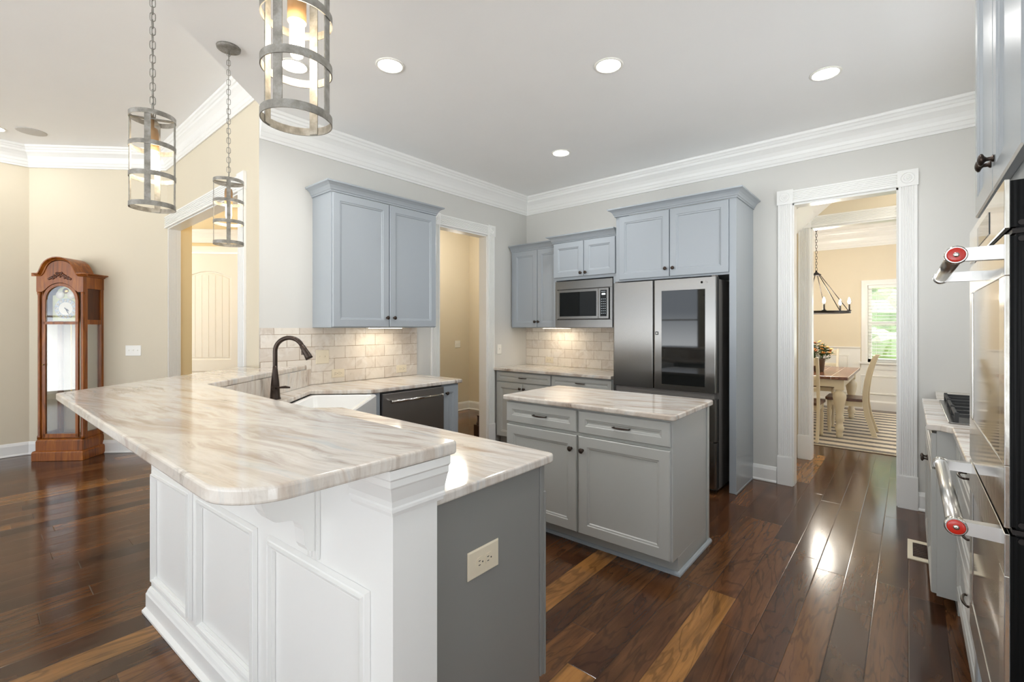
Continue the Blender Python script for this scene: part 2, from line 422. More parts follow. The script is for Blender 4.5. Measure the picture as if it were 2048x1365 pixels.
def mk_rug():
    k = NT('striped woven rug'); p = k.pos(); s = k.new('ShaderNodeSeparateXYZ', ins={0: p})
    wob = k.noise(k.map(p, (5, 5, 1)), 6.0, 3); y = k.math('ADD', s.outputs[1], k.math('MULTIPLY', wob, 0.03))
    st = k.math('FRACT', k.math('MULTIPLY', y, 4.3)); st2 = k.math('FRACT', k.math('MULTIPLY', y, 1.3))
    m1 = k.math('LESS_THAN', st, 0.44); m2 = k.math('GREATER_THAN', k.math('ADD', st2, wob), 0.55)
    c = k.mix(k.math('MULTIPLY', m1, 0.85), sr(226, 216, 200), k.mix(m2, sr(124, 117, 112), sr(92, 90, 94)))
    k.set(color=c, rough=0.95); k.bump(k.noise(p, 220, 2), 0.5, 0.004)
    return k.m
M['rug'] = mk_rug()
def mk_tabletop():
    k = NT('planked table top'); p = k.pos(); s = k.new('ShaderNodeSeparateXYZ', ins={0: p})
    fr = k.math('FRACT', k.math('DIVIDE', s.outputs[0], 0.175)); g = k.math('LESS_THAN', fr, 0.03)
    n = k.noise(k.map(p, (16, 1.5, 16)), 1.4, 7, 0.6, 1.0)
    c = k.ramp(n, [(0.3, sr(84, 50, 34)), (0.55, sr(120, 76, 52)), (0.75, sr(150, 104, 76))])
    k.set(color=k.mix(g, c, sr(206, 192, 172)), rough=0.22); return k.m
M['table_top'] = mk_tabletop()

# ------------------------------------------------------------------ room shell
CK = 3.05; CL = 3.36
def wall(name, p0, p1, z1, t, m, openings=(), z0=0.0, label=None):
    # room side is on the right of p0->p1, thickness goes to the left
    a = Vector(p0); b = Vector(p1); L = (b - a).length; ang = math.atan2(b.y - a.y, b.x - a.x)
    mb = MB(Matrix.Translation((a.x, a.y, 0)) @ Matrix.Rotation(ang, 4, 'Z')); x = 0.0
    for s0, s1, o0, o1 in sorted(openings):
        if s0 > x: mb.box(x, s0, 0, t, z0, z1)
        if o0 > z0: mb.box(s0, s1, 0, t, z0, o0)
        if o1 < z1: mb.box(s0, s1, 0, t, o1, z1)
        x = s1
    if x < L: mb.box(x, L, 0, t, z0, z1)
    return structure(mb.build(name, m), label)

XW, YW = -3.756, 4.68
structure(MB().box(-9.6, 2.2, -5.4, 10.1, -0.06, 0).build('floor', M['floor']), 'dark hickory plank floor')
kc = [(XW, 1.43), (-3.705, 1.43), (-2.55, 0.275), (0.85, 0.275), (0.85, YW), (XW, YW)]
structure(MB().prism(kc, CK, CL + 0.05).build('ceiling', M['ceiling']), 'flat kitchen ceiling')
structure(MB().box(-7.6, 1.0, -5.4, 1.56, CL + 0.05, CL + 0.12).build('ceiling_living', M['ceiling']), 'higher living room ceiling')
# its visible underside lies at CL
structure(MB().prism([(-7.45, -5.4), (0.97, -5.4), (0.97, 0.275), (-2.55, 0.275), (-3.705, 1.43), (-6.4, 1.43), (-7.45, 0.4)], CL, CL + 0.05).build('ceiling_edge', M['ceiling']))

wall('wall_back', (XW - 0.12, YW), (0.97, YW), CL, 0.12, M['wall_kitchen'], [(-0.775 - XW + 0.12, -0.056 - XW + 0.12, 0, 2.475)], label='pale grey wall behind the refrigerator')
wall('wall_left', (XW, 1.43), (XW, YW), CL, 0.12, M['wall_kitchen'], [(3.20 - 1.43, 3.946 - 1.43, 0, 2.47)], label='pale grey wall behind the sink run')
wall('wall_hall', (-6.33, 1.43), (XW - 0.12, 1.43), CL + 0.05, 0.12, M['wall_living'], [(0.06, 2.20, 0, 2.50)], label='cream wall with the wide cased opening')
structure(MB().box(XW - 0.121, XW - 0.0005, 1.4285, 1.4297, 0.001, CL).build('wall_hall_corner', M['wall_living']))
D45 = Vector((1, 1)).normalized()
wall('wall_corner', (-7.31, 0.42), (-6.30, 1.43), CL + 0.05, 0.12, M['wall_living'], label='angled cream wall behind the tall clock')
wall('wall_far_left', (-7.31, -5.2), (-7.31, 0.42), CL + 0.05, 0.12, M['wall_living'])
wall('wall_right', (0.85, YW), (0.85, -5.2), CL, 0.12, M['wall_kitchen'], [(0.95, 2.45, 1.05, 2.4), (4.3, 5.1, 0.1, 2.9), (6.7, 9.5, 0.1, 2.9)])  # unseen openings added to light the ceiling, island side and peninsula end
wall('wall_rear', (0.97, -5.2), (-7.43, -5.2), CL + 0.05, 0.12, M['wall_living'], [(0.4, 2.7, 0.1, 3.1), (2.9, 5.2, 0.1, 3.1), (5.4, 7.7, 0.1, 3.1)])
# frames of the living room windows (behind the camera) and the added side windows
def win_frame(name, ax, c, s0, s1, z0, z1, nm=2):
    mb = MB()
    def bar(a0, a1, b0, b1):
        if ax == 'y': mb.box(a0, a1, c, c + 0.06, b0, b1)
        else: mb.box(c, c + 0.06, a0, a1, b0, b1)
    bar(s0, s0 + 0.05, z0, z1); bar(s1 - 0.05, s1, z0, z1); bar(s0, s1, z0, z0 + 0.05); bar(s0, s1, z1 - 0.05, z1)
    for k in range(1, nm): x = s0 + (s1 - s0) * k / nm; bar(x - 0.025, x + 0.025, z0, z1)
    bar(s0, s1, (z0 + z1) / 2 - 0.02, (z0 + z1) / 2 + 0.02)
    return structure(mb.build(name, M['trim']))
for i, (a, b) in enumerate(((0.97 - 2.7, 0.97 - 0.4), (0.97 - 5.2, 0.97 - 2.9), (0.97 - 7.7, 0.97 - 5.4))): win_frame('window_%d' % (i + 2), 'y', -5.29, a, b, 0.1, 3.1)
win_frame('window_5', 'x', 0.88, YW - 9.5, YW - 6.7, 0.1, 2.9, 3); win_frame('window_9', 'x', 0.88, YW - 2.45, YW - 0.95, 1.05, 2.4, 2); win_frame('window_10', 'x', 0.88, YW - 5.1, YW - 4.3, 0.1, 2.9, 2)  # frames of the unseen windows added for daylight from the right


CROWN = [(0, -0.222), (0.012, -0.222), (0.014, -0.205), (0.02, -0.198), (0.022, -0.17), (0.026, -0.165), (0.03, -0.14), (0.042, -0.11), (0.06, -0.085), (0.072, -0.072), (0.074, -0.05), (0.082, -0.045), (0.088, -0.03), (0.098, -0.022), (0.10, -0.012), (0.10, -0.001), (0, -0.001)]
BASE = [(0, 0.002), (0.024, 0.002), (0.024, 0.012), (0.015, 0.022), (0.015, 0.112), (0.012, 0.122), (0.008, 0.136), (0.004, 0.142), (0, 0.142)]
def molding(name, path, prof, z, m=None):
    return structure(MB().sweep([(x, y, z) for x, y in path], prof, (0, 0, 1)).build(name, m or M['trim']))
G = 0.001
molding('trim_1', [(XW + G, 1.432), (XW + G, YW - G), (0.85 - G, YW - G), (0.85 - G, 0.4)], CROWN, CK)
molding('trim_2', [(-7.31 + G, -5.19), (-7.31 + G, 0.42), (-6.30, 1.43 - G), (XW + 0.04, 1.43 - G)], CROWN, CL)
molding('baseboard_left', [(-7.31 + G, -5.19), (-7.31 + G, 0.42), (-6.385, 1.345 - G)], BASE, 0)
molding('baseboard_back', [(-1.085, YW - G), (-0.892, YW - G)], BASE, 0)
molding('baseboard_right', [(0.054, YW - G), (0.19, YW - G)], BASE, 0)

def casing(name, origin, ang, s0, s1, z1, w=0.112, plinth=True, sides=(1, 1), back=None):
    """door casing on a wall face: local x along the wall, -y into the room"""
    mb = MB(Matrix.Translation((origin[0], origin[1], 0)) @ Matrix.Rotation(ang, 4, 'Z'))
    T = 0.020
    def flutes(n=6):
        pts = [(0, 0), (0, T - 0.003), (0.003, T)]
        g0, g1 = 0.014, w - 0.014; st = (g1 - g0) / n
        for k in range(n):
            a = g0 + st * k
            pts += [(a + st * 0.18, T), (a + st * 0.32, T - 0.008), (a + st * 0.68, T - 0.008), (a + st * 0.82, T)]
        return pts + [(w - 0.003, T), (w, T - 0.003), (w, 0)]
    F = flutes(); zp = 0.255 if plinth else 0.0
    for on, xa in ((sides[0], s0 - w), (sides[1], s1)):
        if not on: continue
        mb.extr([(xa + p, -q - G) for p, q in F], 'z', zp, z1)
        if plinth:
            mb.box(xa - 0.004, xa + w + 0.004, -0.028, -G, 0.001, zp - 0.008); mb.box(xa - 0.002, xa + w + 0.002, -0.024, -G, zp - 0.008, zp)
        b = w + 0.012; xb = xa - 0.006
        mb.box(xb, xb + b, -0.028, -G, z1, z1 + b)
        for r0, r1, d in ((0.042, 0.036, 0.006), (0.026, 0.018, 0.008), (0.012, 0.004, 0.009)):
            mb.lathe([(r0, 0), (r0, -d * 0.5), ((r0 + r1) / 2, -d), (r1, -d * 0.4), (r1, 0)], 20, (xb + b / 2, -0.028, z1 + b / 2), 'y', cap=False)
    mb.extr([(-q - G, z1 + 0.004 + p) for p, q in F], 'x', s0 - (0 if sides[0] else w), s1)
    return structure(mb.build(name, M['trim']))
casing('trim_3', (0, YW), 0, -0.770, -0.060, 2.470)
casing('trim_4', (XW, 0), PI / 2, 3.206, 3.942, 2.465)
casing('trim_5', (0, 1.43), 0, -6.27, -4.135, 2.49, 0.13, sides=(0, 1))
def jamb(name, origin, ang, s0, s1, z1, t):
    mb = MB(Matrix.Translation((origin[0], origin[1], 0)) @ Matrix.Rotation(ang, 4, 'Z'))
    mb.box(s0 + G, s0 + 0.016, 0.0, t, 0.001, z1); mb.box(s1 - 0.016, s1 - G, 0.0, t, 0.001, z1); mb.box(s0 + G, s1 - G, 0.0, t, z1 - 0.018, z1 - G)
    return structure(mb.build(name, M['trim']))
jamb('trim_6', (0, YW), 0, -0.775, -0.056, 2.475, 0.12)
jamb('trim_7', (XW, 0), PI / 2, 3.20, 3.946, 2.47, 0.12)
mb = MB(Matrix.Translation((0, 1.43, 0)))
mb.box(-4.146, -4.131, 0, 0.12, 0.001, 2.5); mb.box(-6.269, -4.131, 0, 0.12, 2.482, 2.499)
for k in range(9):   # fluted deep jamb on the far side
    mb.box(-6.269, -6.252, 0.002 + k * 0.013, 0.012 + k * 0.013, 0.001, 2.482)
mb.box(-6.269, -6.256, 0, 0.12, 0.001, 2.482)
structure(mb.build('trim_8', M['trim']))
structure(MB().sweep([(-4.9, -0.03, 0), (-4.9, -0.03, 1)], [(0, 0), (0.01, 0), (0.01, 0.01)], (1, 0, 0)).build('trim_9', M['trim'])) if False else None

# ---- hall behind the wide opening
structure(MB().box(-6.40, -6.27, 1.551, 1.66, 0, 2.9).build('wall_hall_return', M['wall_hall']))
def p45(c, s, d=0.0):   # point on the line X - Y = c, s along (1,1)
    q = Vector((c / 2, -c / 2)) + D45 * s + Vector((-1, 1)).normalized() * d
    return q
c0 = -9.72
sdoor1 = (Vector((-7.215, 2.505)) - p45(c0, 0)).dot(D45); sd0 = sdoor1 - 0.90
a_ = p45(c0, -4.0); b_ = p45(c0, sdoor1 + 0.24)
wall('wall_hall_end', (a_.x, a_.y), (b_.x, b_.y), 2.76, 0.12, M['wall_hall'], [(sd0 + 4.0, sdoor1 + 4.0, 0, 2.45)])
structure(MB().prism([(-9.4, 0.6), (-6.45, 1.56), (-3.88, 1.56), (-3.88, 2.78), (-6.9, 2.85), (-9.4, 2.85)], 2.76, 2.85).build('ceiling_hall', M['wall_hall']))
wall('wall_hall_right', (b_.x, b_.y), (-3.88, b_.y), 2.76, 0.1, M['wall_hall'])
HCR = [(a, b * 0.8) for a, b in CROWN]
molding('trim_10', [(a_.x + .01, a_.y - .01), (b_.x, b_.y - .001), (-3.89, b_.y - .001)], HCR, 2.76)
Rd = Matrix.Translation((p45(c0, sd0).x, p45(c0, sd0).y, 0)) @ Matrix.Rotation(PI / 4, 4, 'Z')
mb = MB(Rd); Wd = 0.90
mb.sweep([(0.0, -G, 0.01), (0.0, -G, 2.45), (Wd, -G, 2.45), (Wd, -G, 0.01)], [(0, 0), (0, 0.018), (-0.03, 0.02), (-0.085, 0.012), (-0.09, 0)], (0, -1, 0))
structure(mb.build('trim_11', M['trim']))
def arch_door(name, M4, w, h, hinge_x, hinge_zs, t=0.04):
    """panel door with an arched plank panel; local x across, -y out"""
    loops = []
    def outline(ins, zt, rise, zb):
        x0, x1 = ins, w - ins; pts = [(x0, zb), (x1, zb), (x1, zt)]
        n = 12
        for k in range(1, n): u = k / n; pts.append((x1 + (x0 - x1) * u, zt + rise * math.sin(PI * u)))
        pts.append((x0, zt)); return pts
    mb = MB(M4)
    st = 0.135
    def rail(zb, zt, rise):
        o = outline(st, zt, rise, zb)
        prof = [(0.0, 0.0), (0.006, 0.008), (0.022, 0.008), (0.03, 0.003)]
        return o
    # slab with stepped arched recess
    full = [(0, 0), (w, 0), (w, h), (0, h)]
    mb.box(0, w, 0.012, t, 0, h)
    zt = h - 0.34; zb = 0.92 if h > 2.2 else 0.95
    up = outline(st, zt, 0.09, zb); lo = outline(st, zb - 0.16, 0.0, 0.24)
    def strips(o):
        prev = None
        for d, y in ((0.0, 0.0), (0.008, 0.010), (0.026, 0.011), (0.034, 0.006)):
            pts = [(x, y, z) for x, z in inset(o, d)]
            if prev: mb.loops([prev, pts], cap0=False, cap1=False)
            prev = pts
        mb.add(prev, [list(range(len(prev)))])
    strips(up); strips(lo)
    # front skin around the two recesses as bands
    x0, x1 = st, w - st
    mb.box(0, x0, 0, 0.012, 0, h); mb.box(x1, w, 0, 0.012, 0, h)
    mb.box(x0, x1, 0, 0.012, 0, 0.24); mb.box(x0, x1, 0, 0.012, zb - 0.16, zb)
    top = [(x, z) for x, z in up[2:]]
    mb.loops([[(x, 0, z) for x, z in top] + [(x0, 0, h), (x1, 0, h)], [(x, 0.012, z) for x, z in top] + [(x0, 0.012, h), (x1, 0.012, h)]])
    for k in range(1, 6):
        x = x0 + 0.034 + (x1 - x0 - 0.068) * k / 6
        mb.box(x - 0.002, x + 0.002, 0.0035, 0.0075, zb + 0.04, zt + 0.03)
    d = structure(mb.build(name, M['door_white']))
    for z in hinge_zs:
        mh = MB(M4); mh.box(hinge_x - 0.012, hinge_x + 0.012, -0.006, 0.0, z - 0.05, z + 0.05); mh.lathe([(0.007, -0.052), (0.007, 0.052)], 10, (hinge_x, -0.008, z))
        mh.build('hinge', M['black_iron'], d)
    return d
d1 = arch_door('door_1', Rd @ Matrix.Translation((0.006, 0.01, 0.008)), Wd - 0.012, 2.43, Wd - 0.018, (0.98, 1.54, 2.17))
d1['label'] = 'white arched panel door at the end of the hall'

# ---- hall behind the kitchen side doorway
wall('wall_side_hall', (-5.68, 2.86), (-5.68, 5.52), 3.0, 0.1, M['wall_dining'])
wall('wall_side_hall_end', (-5.68, 5.52), (-3.9, 5.52), 3.0, 0.1, M['wall_dining'])
structure(MB().box(-5.9, -3.877, 2.8, 5.7, 3.0, 3.08).build('ceiling_side_hall', M['ceiling']))
molding('baseboard_side_hall', [(-5.68 + G, 2.86), (-5.68 + G, 5.52 - G), (-3.9, 5.52 - G)], BASE, 0)
mb = MB(Matrix.Translation((-5.68, 0, 0)) @ Matrix.Rotation(PI / 2, 4, 'Z'))
mb.sweep([(3.75, -G, 0.01), (3.75, -G, 2.06), (4.62, -G, 2.06), (4.62, -G, 0.01)], [(0, 0), (0, 0.018), (-0.085, 0.012), (-0.09, 0)], (0, -1, 0))
structure(mb.build('trim_12', M['trim']))
arch_door('door_3', Matrix.Translation((-5.68, 3.756, 0.008)) @ Matrix.Rotation(PI / 2, 4, 'Z') @ Matrix.Translation((0, -0.004, 0)), 0.858, 2.04, 0.85, (0.3, 1.05, 1.85), 0.004 + 0.01)

# ---- passage and dining room behind the right doorway
wall('wall_passage_left', (-0.93, 4.80), (-0.93, 5.73), 3.0, 0.1, M['wall_dining'], [(0.10, 0.84, 0, 2.04)])
wall('wall_passage_right', (1.6, 5.73), (1.6, 4.80), 3.0, 0.1, M['wall_dining'])
wall('wall_dining_near', (-3.2, 5.73), (1.7, 5.73), 3.12, 0.12, M['wall_dining'], [(3.2 - 0.785, 3.2 - 0.066, 0, 2.44)])
structure(MB().box(-1.1, 1.7, 4.8, 5.73, 2.95, 3.02).build('ceiling_passage', M['ceiling']))
structure(MB().extr([(-0.93, 2.36), (-0.40, 2.84), (-0.40, 2.95), (-0.93, 2.95)], 'y', 5.0, 5.729).build('ceiling_slope', M['ceiling']))
casing('trim_13', (0, 5.73), 0, -0.778, -0.072, 2.432)
jamb('trim_14', (0, 5.73), 0, -0.785, -0.066, 2.44, 0.12)
mb = MB(Matrix.Translation((-0.93, 0, 0)) @ Matrix.Rotation(PI / 2, 4, 'Z'))
mb.sweep([(4.90, -G, 0.01), (4.90, -G, 2.04), (5.64, -G, 2.04), (5.64, -G, 0.01)], [(0, 0), (0, 0.018), (-0.075, 0.012), (-0.08, 0)], (0, -1, 0))
structure(mb.build('trim_15', M['trim']))
d2 = arch_door('door_2', Matrix.Translation((-0.93, 4.906, 0.008)) @ Matrix.Rotation(PI / 2, 4, 'Z') @ Matrix.Translation((0, 0.004, 0)), 0.728, 2.02, 0.722, (0.24, 1.04, 1.83))
d2['label'] = 'white pantry door with black hinges inside the passage'
mk = MB(Matrix.Translation((-0.93, 4.906, 0)) @ Matrix.Rotation(PI / 2, 4, 'Z'))
mk.lathe([(0.026, 0), (0.026, -0.006), (0.01, -0.01), (0.01, -0.03), (0.027, -0.04), (0.03, -0.055), (0.02, -0.066), (0.002, -0.068)], 16, (0.07, 0.004, 0.88), 'y')
mk.build('door_knob', M['black_iron'], d2)
YD = 9.9
WX0, WX1, WZ0, WZ1 = -0.525, 0.43, 0.80, 2.10
wall('wall_dining_far', (-3.2, YD), (1.7, YD), 3.12, 0.14, M['wall_dining'], [(3.2 + WX0, 3.2 + WX1, WZ0, WZ1)], label='sand coloured far wall of the dining room')
wall('wall_dining_left', (-3.2, 5.85), (-3.2, YD), 3.12, 0.12, M['wall_dining'])
wall('wall_dining_right', (1.7, YD), (1.7, 5.85), 3.12, 0.12, M['wall_dining'], [(1.0, 2.8, 0.7, 2.2)])
structure(MB().box(-3.3, 1.8, 5.73, 10.04, 3.06, 3.14).build('ceiling_dining', M['ceiling']))
molding('trim_16', [(-3.2 + G, 5.86), (-3.2 + G, YD - G), (1.7 - G, YD - G), (1.7 - G, 5.86)], [(a * 1.3, b * 1.35) for a, b in CROWN], 3.06)
mb = MB()   # wainscot on the far wall
mb.box(-3.19, 1.69, YD - 0.008, YD - G, 0.0, 0.70)
mb.box(-3.19, WX0 - 0.10, YD - 0.008, YD - G, 0.70, 1.02); mb.box(WX1 + 0.10, 1.69, YD - 0.008, YD - G, 0.70, 1.02)
for xa, xb in ((-3.19, WX0 - 0.102), (WX1 + 0.102, 1.69)):
    mb.sweep([(xa, YD - G, 1.02), (xb, YD - G, 1.02)], [(0, 0), (0.012, 0), (0.018, 0.012), (0.032, 0.018), (0.032, 0.034), (0, 0.034)], (0, 0, 1))
mb.sweep([(-3.19, YD - 0.008, 0), (1.69, YD - 0.008, 0)], [(0, 0), (0.016, 0), (0.016, 0.13), (0.004, 0.155), (0, 0.155)], (0, 0, 1))
PM = [(0, 0), (0, 0.012), (0.008, 0.016), (0.014, 0.008), (0.024, 0.01), (0.03, 0)]
def frame_mold(mb, y, x0, x1, z0, z1, prof=PM):
    mb.sweep([(x0, y, z0), (x0, y, z1), (x1, y, z1), (x1, y, z0)], prof, (0, -1, 0), closed=True)
for xa, xb in ((-2.9, -1.95), (-1.8, -0.78)): frame_mold(mb, YD - 0.008, xa, xb, 0.26, 0.92)
frame_mold(mb, YD - 0.008, -0.62, 0.55, 0.26, 0.58); frame_mold(mb, YD - 0.008, 0.7, 1.55, 0.26, 0.92)
structure(mb.build('trim_17', M['trim']))
# window with sashes and blind
w1 = MB()
w1.sweep([(WX0, YD - G, WZ0), (WX0, YD - G, WZ1), (WX1, YD - G, WZ1), (WX1, YD - G, WZ0)], [(0, 0), (0, 0.02), (-0.03, 0.022), (-0.085, 0.014), (-0.09, 0)], (0, -1, 0))
w1.box(WX0 - 0.12, WX1 + 0.12, YD - 0.06, YD + 0.1, WZ0 - 0.03, WZ0); w1.box(WX0 - 0.09, WX1 + 0.09, YD - 0.022, YD - G, WZ0 - 0.12, WZ0 - 0.03)
w1.box(WX0, WX0 + 0.05, YD + 0.04, YD + 0.12, WZ0, WZ1); w1.box(WX1 - 0.05, WX1, YD + 0.04, YD + 0.12, WZ0, WZ1)
w1.box(WX0, WX1, YD + 0.04, YD + 0.12, WZ1 - 0.05, WZ1); w1.box(WX0, WX1, YD + 0.04, YD + 0.12, WZ0, WZ0 + 0.05)
w1.box(WX0, WX1, YD + 0.05, YD + 0.11, 1.43, 1.49)
window1 = structure(w1.build('window_1', M['trim']), 'white dining room window with slatted blind')
MB().box(WX0 + 0.05, WX1 - 0.05, YD + 0.075, YD + 0.079, WZ0 + 0.05, WZ1 - 0.05).build('pane', M['glass'], window1)
bl = MB(); nz = 22
for k in range(nz):
    z = WZ0 + 0.06 + (WZ1 - WZ0 - 0.13) * k / (nz - 1); bl.M = Matrix.Translation((0, YD + 0.015, z)) @ Matrix.Rotation(math.radians(14), 4, 'X')
    bl.box(WX0 + 0.012, WX1 - 0.012, -0.022, 0.022, -0.0015, 0.0015)
bl.M = Matrix()
bl.box(WX0 + 0.008, WX1 - 0.008, YD - 0.012, YD + 0.036, WZ1 - 0.05, WZ1 - 0.002)
for x in (WX0 + 0.12, WX1 - 0.12, (WX0 + WX1) / 2): bl.box(x - 0.0015, x + 0.0015, YD - 0.008, YD - 0.006, WZ0 + 0.05, WZ1 - 0.05)
bl.build('blind', M['blind'], window1)
win_frame('window_8', 'x', 1.73, YD - 2.8, YD - 1.0, 0.7, 2.2)  # unseen side window added to brighten the dining room
structure(MB().box(-10.2, 2.4, -5.6, 10.35, 3.62, 3.72).build('sun_block_slab', M['ceiling']))  # unseen slab added to stop sun leaking through gaps between ceilings
# garden beyond the windows
structure(MB().box(-14, 14, 10.1, 40, -0.5, -0.4).build('ground', M['lawn']), 'green lawn outside the dining window')
def bush(name, loc, r, label):
    bm = bmesh.new(); bmesh.ops.create_icosphere(bm, subdivisions=4, radius=1.0)
    rr = random.Random(int(loc[0] * 100 + loc[1] * 7))
    bumps = [(Vector((rr.uniform(-1, 1), rr.uniform(-1, 1), rr.uniform(-1, 1))).normalized(), rr.uniform(0.08, 0.3)) for _ in range(46)]
    for v in bm.verts:
        n = v.co.normalized(); s = 0.78
        for d, h in bumps:
            t = n.dot(d)
            if t > 0.86: s += h * (t - 0.86) / 0.14
        s += rr.uniform(-0.05, 0.05); v.co = Vector((n.x * r[0] * s, n.y * r[1] * s, n.z * r[2] * s))
    me = bpy.data.meshes.new(name); bm.to_mesh(me); bm.free(); me.materials.append(M['hedge'])
    o = bpy.data.objects.new(name, me); COL.objects.link(o); o.location = loc
    return tag(o, label, 'shrub')
bush('garden_shrub', (-0.9, 13.4, 0.45), (1.1, 0.9, 0.95), 'green shrub seen through the lower sash of the dining window')
bush('garden_tree_crown', (-0.9, 19.5, 2.2), (2.4, 1.8, 2.2), 'green tree crown seen through the upper sash of the dining window')

# ------------------------------------------------------------------ cabinetry
KNOB = [(0.009, 0), (0.009, -0.003), (0.0055, -0.006), (0.005, -0.014), (0.009, -0.018), (0.0155, -0.021), (0.0165, -0.025), (0.013, -0.029), (0.005, -0.0315), (0.001, -0.032)]
def ring_panel(mb, x0, x1, z0, z1, yf, t, fw=0.058, rec=0.011, edge=0.004):
    """shaker front: outer edge bevel, frame, ogee, recessed panel; front faces -y at yf"""
    steps = [(0, t), (0, edge), (edge, 0), (fw, 0), (fw + 0.004, 0.004), (fw + 0.012, 0.0055), (fw + 0.017, rec), (fw + 0.018, rec)]
    L = []
    for ins, dy in steps:
        L.append([(x0 + ins, yf + dy, z0 + ins), (x1 - ins, yf + dy, z0 + ins), (x1 - ins, yf + dy, z1 - ins), (x0 + ins, yf + dy, z1 - ins)])
    mb.loops(L)
def knob(x, z, yf, parent):
    return MB().lathe(KNOB, 16, (x, yf, z), 'y').build('knob', M['bronze'], parent)
def pull(x, z, yf, parent, w=0.1, vertical=False):
    mb = MB(); pts = []
    for k in range(13):
        u = k / 12; pts.append((x - w / 2 - 0.006 + (w + 0.012) * u, yf - 0.016 - 0.012 * math.sin(PI * u) ** 0.7, z))
    mb.tube(pts, [0.0035 + 0.0022 * math.sin(PI * k / 12) for k in range(13)], 8)
    for sx in (-1, 1): mb.tube([(x + sx * w / 2, yf, z), (x + sx * w / 2, yf - 0.018, z)], 0.0045, 8)
    return mb.build('handle', M['bronze'], parent)
CABCROWN = [(0, 0), (0.01, 0), (0.01, 0.012), (0.016, 0.016), (0.02, 0.028), (0.03, 0.044), (0.046, 0.056), (0.062, 0.063), (0.064, 0.074), (0, 0.074)]
def cabinet(name, label, loc, rotz, w, d, z0, z1, fronts, mat, toe=0.0, crown=None, carc=None, group=None):
    """local x 0..w, carcass front at y=0, back at y=d; fronts: (kind, x0, x1, z0, z1, pulls)"""
    t = thing(name, label, 'cabinet', (loc[0], loc[1], loc[2] if len(loc) > 2 else 0), rotz, group)
    mb = MB()
    mb.box(0, w, 0, d, z0 + toe, z1)
    if toe: mb.box(0.0, w, 0.075, d, z0 + 0.001, z0 + toe)
    if carc: carc(mb)
    mb.build('body', mat, t, 0.0015)
    for kind, x0, x1, a, b, pulls in fronts:
        m2 = MB(); ring_panel(m2, x0, x1, a, b, -0.021, 0.0205, 0.058 if b - a > 0.25 else 0.038)
        f = m2.build(kind, mat, t)
        for pk, px, pz in pulls:
            (knob if pk == 'knob' else pull)(px, pz, -0.021 if pk == 'knob' else -0.0105, f)
    if crown:
        path = crown
        MB().sweep([(x, y, z1) for x, y in path], CABCROWN, (0, 0, 1)).build('crown_molding', mat, t)
        # frieze board that closes the top inside the crown
    return t
# upper cabinet on the left wall
cabinet('upper_cabinet', 'blue grey two-door upper cabinet with crown on the wall left of the side doorway', (-3.451, 1.845), PI / 2, 1.055, 0.304, 1.388, 2.462,
        [('door', 0.006, 0.524, 1.394, 2.455, [('knob', 0.498, 1.472)]), ('door', 0.531, 1.05, 1.394, 2.455, [('knob', 0.570, 1.472)])], M['cab'],
        crown=[(0, 0.303), (0, -0.004), (1.055, -0.004), (1.055, 0.303)])
# fridge wall uppers
cabinet('upper_cabinet', 'blue grey two-door upper cabinet in the corner beside the microwave', (-3.735, 4.361), 0, 0.745, 0.318, 1.383, 2.312,
        [('door', 0.035, 0.408, 1.389, 2.306, [('knob', 0.385, 1.455)]), ('door', 0.414, 0.74, 1.389, 2.306, [('knob', 0.437, 1.455)])], M['cab'],
        crown=[(0, -0.004), (0.675, -0.004)])
mwcab = cabinet('microwave_cabinet', 'blue grey two-door cabinet framing the built-in microwave', (-2.988, 4.205), 0, 0.768, 0.474, 1.90, 2.312,
        [('door', 0.010, 0.392, 1.930, 2.304, [('knob', 0.365, 1.965)]), ('door', 0.398, 0.762, 1.930, 2.304, [('knob', 0.425, 1.965)])], M['cab'],
        carc=lambda mb: (mb.box(0, 0.035, 0, 0.474, 1.386, 1.90), mb.box(0.733, 0.768, 0, 0.474, 1.386, 1.90), mb.box(0.035, 0.733, 0.0, 0.474, 1.386, 1.394)),
        crown=[(0, 0.14), (0, -0.004), (0.768, -0.004)])
cabinet('refrigerator_cabinet', 'tall blue grey surround with two doors above the refrigerator', (-2.188, 4.136), 0, 1.103, 0.543, 1.835, 2.470,
        [('door', 0.040, 0.538, 1.852, 2.462, [('knob', 0.508, 1.925)]), ('door', 0.545, 1.045, 1.852, 2.462, [('knob', 0.578, 1.925)])], M['cab'],
        carc=lambda mb: (mb.box(0, 0.036, 0, 0.543, 0.002, 1.835), mb.box(1.048, 1.1036, -0.008, 0.5425, 0.002, 2.4695), mb.box(1.094, 1.108, -0.012, 0.542, 0.001, 0.016)),
        crown=[(0, 0.30), (0, -0.010), (1.103, -0.010), (1.103, 0.542)])
# base cabinets on the fridge wall
cabinet('base_cabinet', 'grey base cabinet in the corner, one drawer over two doors', (-3.738, 4.081), 0, 0.815, 0.598, 0.0, 0.880,
        [('drawer', 0.03, 0.808, 0.758, 0.866, [('pull', 0.42, 0.812)]), ('door', 0.03, 0.416, 0.112, 0.744, [('knob', 0.39, 0.69)]), ('door', 0.422, 0.808, 0.112, 0.744, [('knob', 0.448, 0.69)])], M['cab_low'], 0.1)
cabinet('base_cabinet', 'grey base cabinet with one drawer between corner unit and refrigerator', (-2.921, 4.081), 0, 0.73, 0.598, 0.0, 0.880,
        [('drawer', 0.008, 0.722, 0.758, 0.866, [('pull', 0.365, 0.812)]), ('door', 0.008, 0.362, 0.112, 0.744, [('knob', 0.336, 0.69)]), ('door', 0.368, 0.722, 0.112, 0.744, [('knob', 0.394, 0.69)])], M['cab_low'], 0.1)
